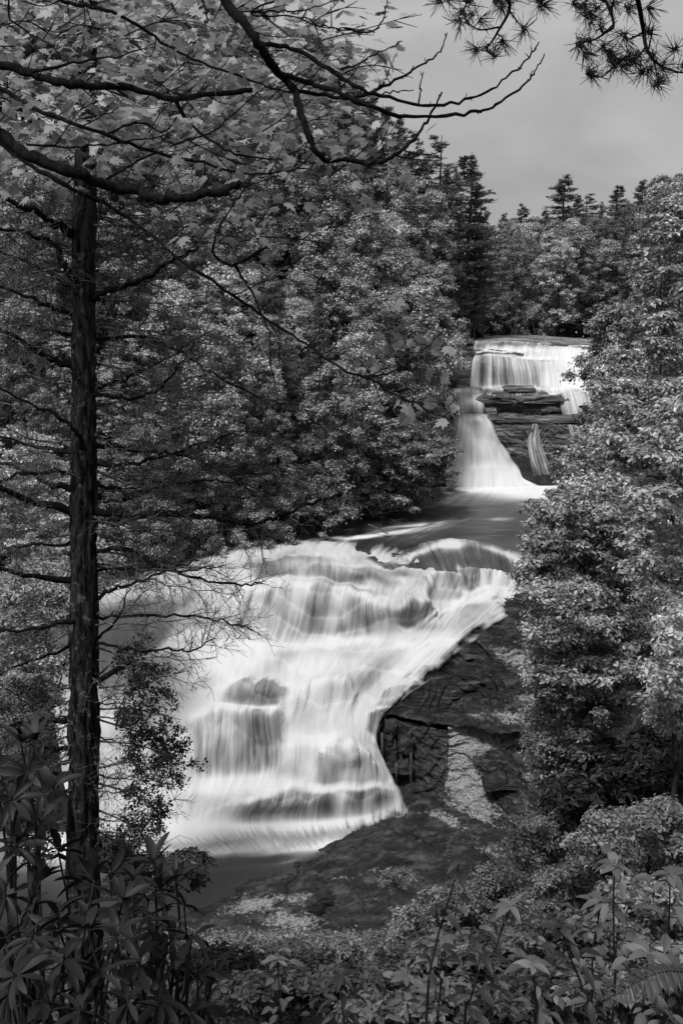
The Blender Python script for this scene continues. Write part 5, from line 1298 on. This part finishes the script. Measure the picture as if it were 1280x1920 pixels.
    # picked-out leaves: fringe of the mass, lowest sprays, the sprig on the sky and the ones over the falls
    for cx, cy, n, s_ in [(480, 430, 9, .10), (505, 470, 5, .07), (540, 390, 5, .09), (440, 390, 8, .12), (290, 395, 7, .07), (360, 430, 6, .08), (400, 455, 5, .08), (560, 300, 8, .10), (640, 320, 8, .08), (690, 290, 8, .09), (730, 320, 5, .06), (690, 365, 6, .06), (600, 240, 8, .10), (640, 200, 7, .1),
                        (60, 360, 5, .06), (85, 340, 3, .04), (708, 97, 5, .03), (725, 100, 3, .02), (640, 260, 5, .08), (520, 260, 8, .12), (430, 300, 8, .12), (470, 380, 8, .1), (510, 430, 7, .08), (690, 680, 5, .05), (670, 735, 3, .03), (760, 650, 9, .06), (800, 640, 10, .06), (845, 640, 8, .05), (820, 690, 6, .06), (700, 655, 4, .05),
                        (790, 760, 7, .06), (850, 760, 6, .05), (800, 790, 6, .05), (755, 570, 5, .04), (490, 550, 4, .05), (460, 510, 4, .05), (330, 210, 8, .12), (180, 230, 8, .12), (120, 190, 7, .12), (250, 290, 8, .12), (380, 120, 8, .12), (280, 30, 8, .12), (150, 50, 8, .12), (430, 60, 8, .12), (560, 60, 7, .1), (600, 120, 6, .1)]:
        spray(cx, cy, rng.uniform(5.6, 6.3), n, s_, .080)
    for _ in range(430):                                          # the mass behind the boughs
        cx = rng.uniform(-60, 690); cy = rng.uniform(-60, 345)
        if cx > 520 and rng.random() < (cx - 520) / 190: continue
        if cx > 500 and cy < 60 and rng.random() < .5: continue
        if cy > 250 and rng.random() < (cy - 250) / 130: continue
        spray(cx, cy, rng.uniform(6.6, 11), int(rng.integers(8, 15)), rng.uniform(.14, .26), .10, False)
    for _ in range(420):                                          # the crown goes on above and behind the camera
        a = np.array([rng.uniform(-8, 3.5), rng.uniform(-4, 10), rng.uniform(3.8, 9)])
        if a[2] < 1.2 + a[1] * .33 + .6: continue
        for _q in range(10):
            buf[0].append(a - T0 + rng.normal(size=3) * [.5, .5, .2]); buf[1].append(unit(np.array([0, 0, 1.]) + rng.normal(size=3) * .4)); buf[2].append(.17)
    mb = MB(); pos = np.array(buf[0])
    scatter(mb, T_MAPLE[0], T_MAPLE[1], pos, np.array(buf[1]), np.array(buf[2]))
    o = mb.obj('foliage', M['maple'], e, False); tag(o, kind='stuff')
    print('maple leaves', nobj, len(pos))
maple()

# ------------------------------------------------------------------ white pine bough in the upper right
def pine():
    T0 = np.array([3.6, 4.2, 0.]); T0[2] = gz(T0[0], T0[1])
    e = empty('pine_tree', T0, 'white pine whose needle tufts hang from the top right', 'tree')
    tr = MB(); tube(tr, np.array([[0, 0, -.4], [0, 0, 4], [-.1, 0, 8], [0, .1, 13]]), [.22, .18, .13, .07], 14); tr.obj('trunk', M['bark_thin'], e)
    Y = 5.2
    BR = [(8.0, .011, [(1150, -120), (1190, -20), (1205, 50), (1212, 90), (1235, 120), (1275, 135), (1300, 128)]),
          (None, .006, [(1212, 85), (1190, 110), (1160, 110), (1140, 97)]), (None, .006, [(1205, 60), (1180, 72), (1165, 66)]), (None, .005, [(1160, 112), (1130, 142), (1100, 140), (1102, 132)]),
          (7.5, .008, [(1080, -100), (1135, 0), (1150, 45), (1135, 60), (1110, 75), (1085, 80)]), (None, .005, [(1150, 45), (1130, 60), (1120, 40)]), (None, .005, [(1225, 110), (1230, 135), (1232, 150)]), (None, .005, [(1215, 95), (1222, 60), (1226, 40)]),
          (7.0, .009, [(900, -160), (945, -20), (955, 15), (935, 55), (915, 85), (893, 95)]), (None, .005, [(955, 20), (970, 40), (982, 52)]), (None, .005, [(915, 82), (912, 95), (927, 105)]), (None, .005, [(935, 50), (900, 55), (880, 45), (862, 38)]),
          (None, .005, [(880, 45), (868, 20), (885, -10)]), (None, .004, [(930, 62), (940, 68), (944, 77)]), (6.5, .007, [(980, -120), (1015, -20), (1016, 8)]), (None, .004, [(820, -40), (826, 0), (826, 5)])]
    for h, r0, pl in BR:
        pts = [P(a, b, Y + .1 * math.sin(i * 2.1 + a)) - T0 for i, (a, b) in enumerate(pl)]
        if h: pts = [np.array([0, 0, h])] + pts
        p = smooth_path(np.array(pts), 6); mb = MB(); tube(mb, p, np.linspace(r0 * 1.5 if h else r0, .0022, len(p)), 6)
        for _ in range(6):
            i = int(rng.integers(2, len(p) - 1)); tube(mb, [p[i], p[i] + rng.normal(size=3) * .012], [.003, .001], 4)
        mb.obj('branch', M['bark_thin'], e)
    TU = [(825, 0), (838, -4), (862, 38), (868, 18), (885, 28), (900, 34), (940, 4), (930, -2), (1015, 8), (1008, 0), (982, 55), (927, 104), (944, 76), (893, 92), (1090, 12), (1110, 36), (1085, 82), (1104, 74), (1095, 98), (1140, 97), (1130, 85), (1170, 64), (1102, 132), (1112, 140),
          (1155, 122), (1166, 128), (1185, 114), (1176, 104), (1205, 134), (1215, 128), (1232, 152), (1226, 160), (1225, 100), (1215, 60), (1265, 92), (1175, 12), (1120, 14), (1215, 12), (1278, 124), (1100, 22), (1143, 112), (1195, 98), (1128, 50), (1150, 4), (1075, 4), (960, -4), (1240, 125), (880, 0)]
    for cx, cy in TU:
        c = P(cx, cy, Y + rng.normal() * .12) - T0
        mb = MB(); n = int(rng.integers(40, 60))
        ax = unit(np.array([rng.normal() * .8, -.4, -.3 + rng.normal() * .4]))
        d = unit(rng.normal(size=(n, 3)) + ax * .9)
        x = unit(np.cross(d, rng.normal(size=(n, 3)))); sz = rng.uniform(.055, .095, n)
        T = T_NEED[0] * [.62, 1, 1]
        st0 = c + rng.normal(size=(n, 3)) * .008
        V = st0[:, None] + sz[:, None, None] * (T[None, :, 0:1] * x[:, None] + T[None, :, 1:2] * d[:, None])
        mb.add(V.reshape(-1, 3), np.arange(n)[:, None] * 4 + np.arange(4)[None], .4)
        mb.obj('needle_cluster', M['needle'], e, False)
pine()

# ------------------------------------------------------------------ stones that stand free of the bedrock
def stone(name, label, pts_px, Yf, depth, mat='rock', group=None, kind_parent=None, h_noise=.05):
    """a squared, broken block: front outline in photograph pixels at distance Yf, given a real depth behind"""
    fr = [P(a, b, Yf + (c if len(q) else 0)) for a, b, *q in pts_px for c in [q[0] if q else 0]]
    fr = np.array(fr); c0 = fr.mean(0)
    m = 5; ring = []
    for i in range(len(fr)):
        a, b = fr[i], fr[(i + 1) % len(fr)]
        for t in np.linspace(0, 1, m, endpoint=False): ring.append(a * (1 - t) + b * t)
    ring = np.array(ring); n = len(ring); layers = []
    for k, (sc_, dy) in enumerate([(.0, -.02), (.55, -.03), (.93, -.01), (1, .05), (1.01, .35), (1, .8), (.9, 1.0), (0, 1.0)]):
        L2 = c0 + (ring - c0) * sc_ + np.array([0, depth * dy, depth * dy * .12])
        layers.append(L2 + h_noise * np.stack([fbm(L2 * 1.0 + k_, 3, 1.7) for k_ in (0, 7, 13)], -1))
    V = np.concatenate(layers); k = np.arange(n); k2 = (k + 1) % n
    Fa = np.concatenate([np.stack([i * n + k, i * n + k2, (i + 1) * n + k2, (i + 1) * n + k], 1) for i in range(len(layers) - 1)])
    mb = MB(); mb.add(V - c0, Fa); me = mb.mesh(name, M[mat], False)
    at = me.attributes.new('lichen', 'FLOAT', 'POINT')
    o = link(name, me, None, c0)
    if label: tag(o, label, 'rock', group)
    return o
g_ = 'wet blocks beside the foot of the cascade'
stone('rock_block', 'rounded wet block at the top of the stack beside the cascade', [(722, 1352), (745, 1350), (748, 1375), (740, 1384), (720, 1380)], 55.6, 1.2, 'rock_face', g_, h_noise=.17)
stone('rock_block', 'wet block with a small jet spilling over it', [(716, 1384), (738, 1383), (739, 1398), (717, 1400)], 55.2, 1.2, 'rock_face', g_, h_noise=.17)
stone('rock_block', 'wet block right of the topmost one below the dome', [(748, 1356), (772, 1362), (774, 1388), (750, 1392)], 55.5, 1.2, 'rock_face', g_, h_noise=.17)
stone('rock_block', 'dark block in the middle of the wet stack', [(719, 1402), (742, 1400), (743, 1428), (722, 1430)], 55.1, 1.3, 'rock_face', g_, h_noise=.17)
stone('rock_block', 'squarish block at the right of the wet stack', [(748, 1396), (776, 1392), (778, 1416), (750, 1420)], 55.1, 1.2, 'rock_face', g_, h_noise=.17)
stone('rock_block', 'lowest block of the wet stack', [(724, 1432), (770, 1424), (772, 1452), (728, 1450)], 55.1, 1.2, 'rock_face', g_, h_noise=.17)
g_ = 'slabs jutting from the middle cliff'
stone('rock_slab', 'long thin slab roofing the dark recess of the cliff', [(892, 748), (930, 744), (985, 746), (1052, 744), (1056, 750), (1040, 758), (1010, 753), (960, 757), (925, 753), (900, 762)], 100.8, 2.5, 'rock_far', g_, h_noise=.28)
stone('rock_slab', 'broken ledge block at the left of the dark recess', [(888, 762), (930, 768), (932, 780), (890, 784)], 100.6, 2.0, 'rock_far', g_, h_noise=.3)
stone('rock_slab', 'block inside the dark recess at its right end', [(1010, 764), (1046, 760), (1052, 768), (1020, 772)], 101.0, 1.6, 'rock_far', g_, h_noise=.25)
stone('rock_slab', 'flat slab along the lip of the lower cliff', [(918, 787), (950, 785), (1000, 788), (1090, 785), (1096, 790), (1040, 793), (980, 791), (930, 794)], 98.7, 2.6, 'rock_far', g_, h_noise=.22)
stone('rock_slab', 'low ledge stone in the shallow water under the curtain', [(945, 729), (1003, 727), (1005, 733), (948, 736)], 102.6, 1.6, 'rock_far', g_, h_noise=.08)
g_ = 'loose slabs on the rock dome'
stone('rock_slab', 'tilted slab lying at the water edge of the rock dome', [(858, 1222, .6), (885, 1200, 1.8), (912, 1225, .8), (900, 1236), (872, 1240)], 58.2, 1.1, 'rock', g_, h_noise=.08)
stone('rock_slab', 'narrow slab leaning on the tilted one', [(888, 1200, 1.8), (900, 1196, 2), (932, 1228, .5), (924, 1236), (912, 1224)], 58.0, 1.0, 'rock', g_, h_noise=.08)
stone('rock_slab', 'overhanging flake above a dark crack under the lichened rock', [(905, 1478), (935, 1468), (985, 1476), (984, 1484), (930, 1482), (906, 1486)], 51.6, 1.2, 'rock', g_, h_noise=.06)
g_ = 'loose stones on the rock shelf'
stone('rock', 'pale angular stone lying by the crack of the rock shelf', [(573, 1702), (592, 1692), (604, 1706), (590, 1714)], 42.8, .6, 'rock', g_)
stone('rock', 'flat pale stone behind the angular one', [(588, 1690), (612, 1682), (622, 1690), (600, 1698)], 43.6, .7, 'rock', g_)
# ragged jets falling over the wet blocks
for i, (a, b, c, d, lab) in enumerate([(712, 1374, 719, 1436, 'white jet falling beside the cascade edge'), (768, 1412, 772, 1486, 'long thin jet down the black face'), (740, 1430, 745, 1470, 'thin short jet left of the long one')]):
    w = 1.2 + .5 * (i % 3)
    cols = [[(x0 + k * w * (.5 + .5 * t), b + (d - b) * t, 54.95 - .25 * math.sin(t * 1.5)) for t in (0, .3, .65, 1)] for k, x0 in ((-1, a), (0, a + (c - a) * .5), (1, c))]
    sheet('water_jet', lab, cols, M['trickle'], lambda px, py, u, v, S: .55 - .35 * v, lift=.03, nu=3, nv=6, edge=lambda px, py, u, v, S: np.minimum(.8, np.minimum(u, 1 - u) * 1.9) * np.clip(1.3 - v * .8, 0, 1))

# ------------------------------------------------------------------ where two or three trees share a description, their height tells them apart
_by = {}
for o in bpy.data.objects:
    if o.parent is None and o.type == 'EMPTY' and o.get('group') in ('broadleaf trees of the river gorge', 'conifers of the river gorge', 'shrubs along the river banks'):
        _by.setdefault(o['label'], []).append(o)
for lab, os_ in _by.items():
    os_.sort(key=lambda o: -o.scale[2])
    for w, o in zip({2: ('taller', 'shorter'), 3: ('tallest', 'middle-sized', 'shortest')}.get(len(os_), ()), os_):
        o['label'] = w + ' ' + lab

# ------------------------------------------------------------------ drift wood and fallen limbs
def fallen(label, pts, Yl, r):
    q = np.array([P(a, b, y) for (a, b), y in zip(pts, Yl)]); mb = MB(); p = smooth_path(q - q[0], 6)
    p[1:-1] += rng.normal(size=(len(p) - 2, 3)) * r * .5
    tube(mb, p, np.linspace(r, r * .35, len(p)) * (1 + .1 * rng.normal(size=len(p))), 7)
    for _ in range(4):
        i = int(rng.integers(3, len(p) - 1)); tube(mb, [p[i], p[i] + rng.normal(size=3) * r * 3, p[i] + rng.normal(size=3) * r * 6 + [0, 0, r * 4]], [r * .4, r * .3, r * .1], 4)
    o = link('fallen_branch', mb.mesh('fallen_branch', M['bark_far']), None, q[0]); tag(o, label, 'branch', 'fallen branches by the water')
fallen('bleached branch dipping into the river below the left bank bushes', [(690, 984), (706, 990), (722, 998), (728, 1002)], [75.5, 75, 74.6, 74.4], .07)
fallen('pale fallen limb lying up the lichened rock at the edge of the trees', [(940, 1392), (975, 1370), (1010, 1345)], [54.0, 54.2, 54.6], .07)
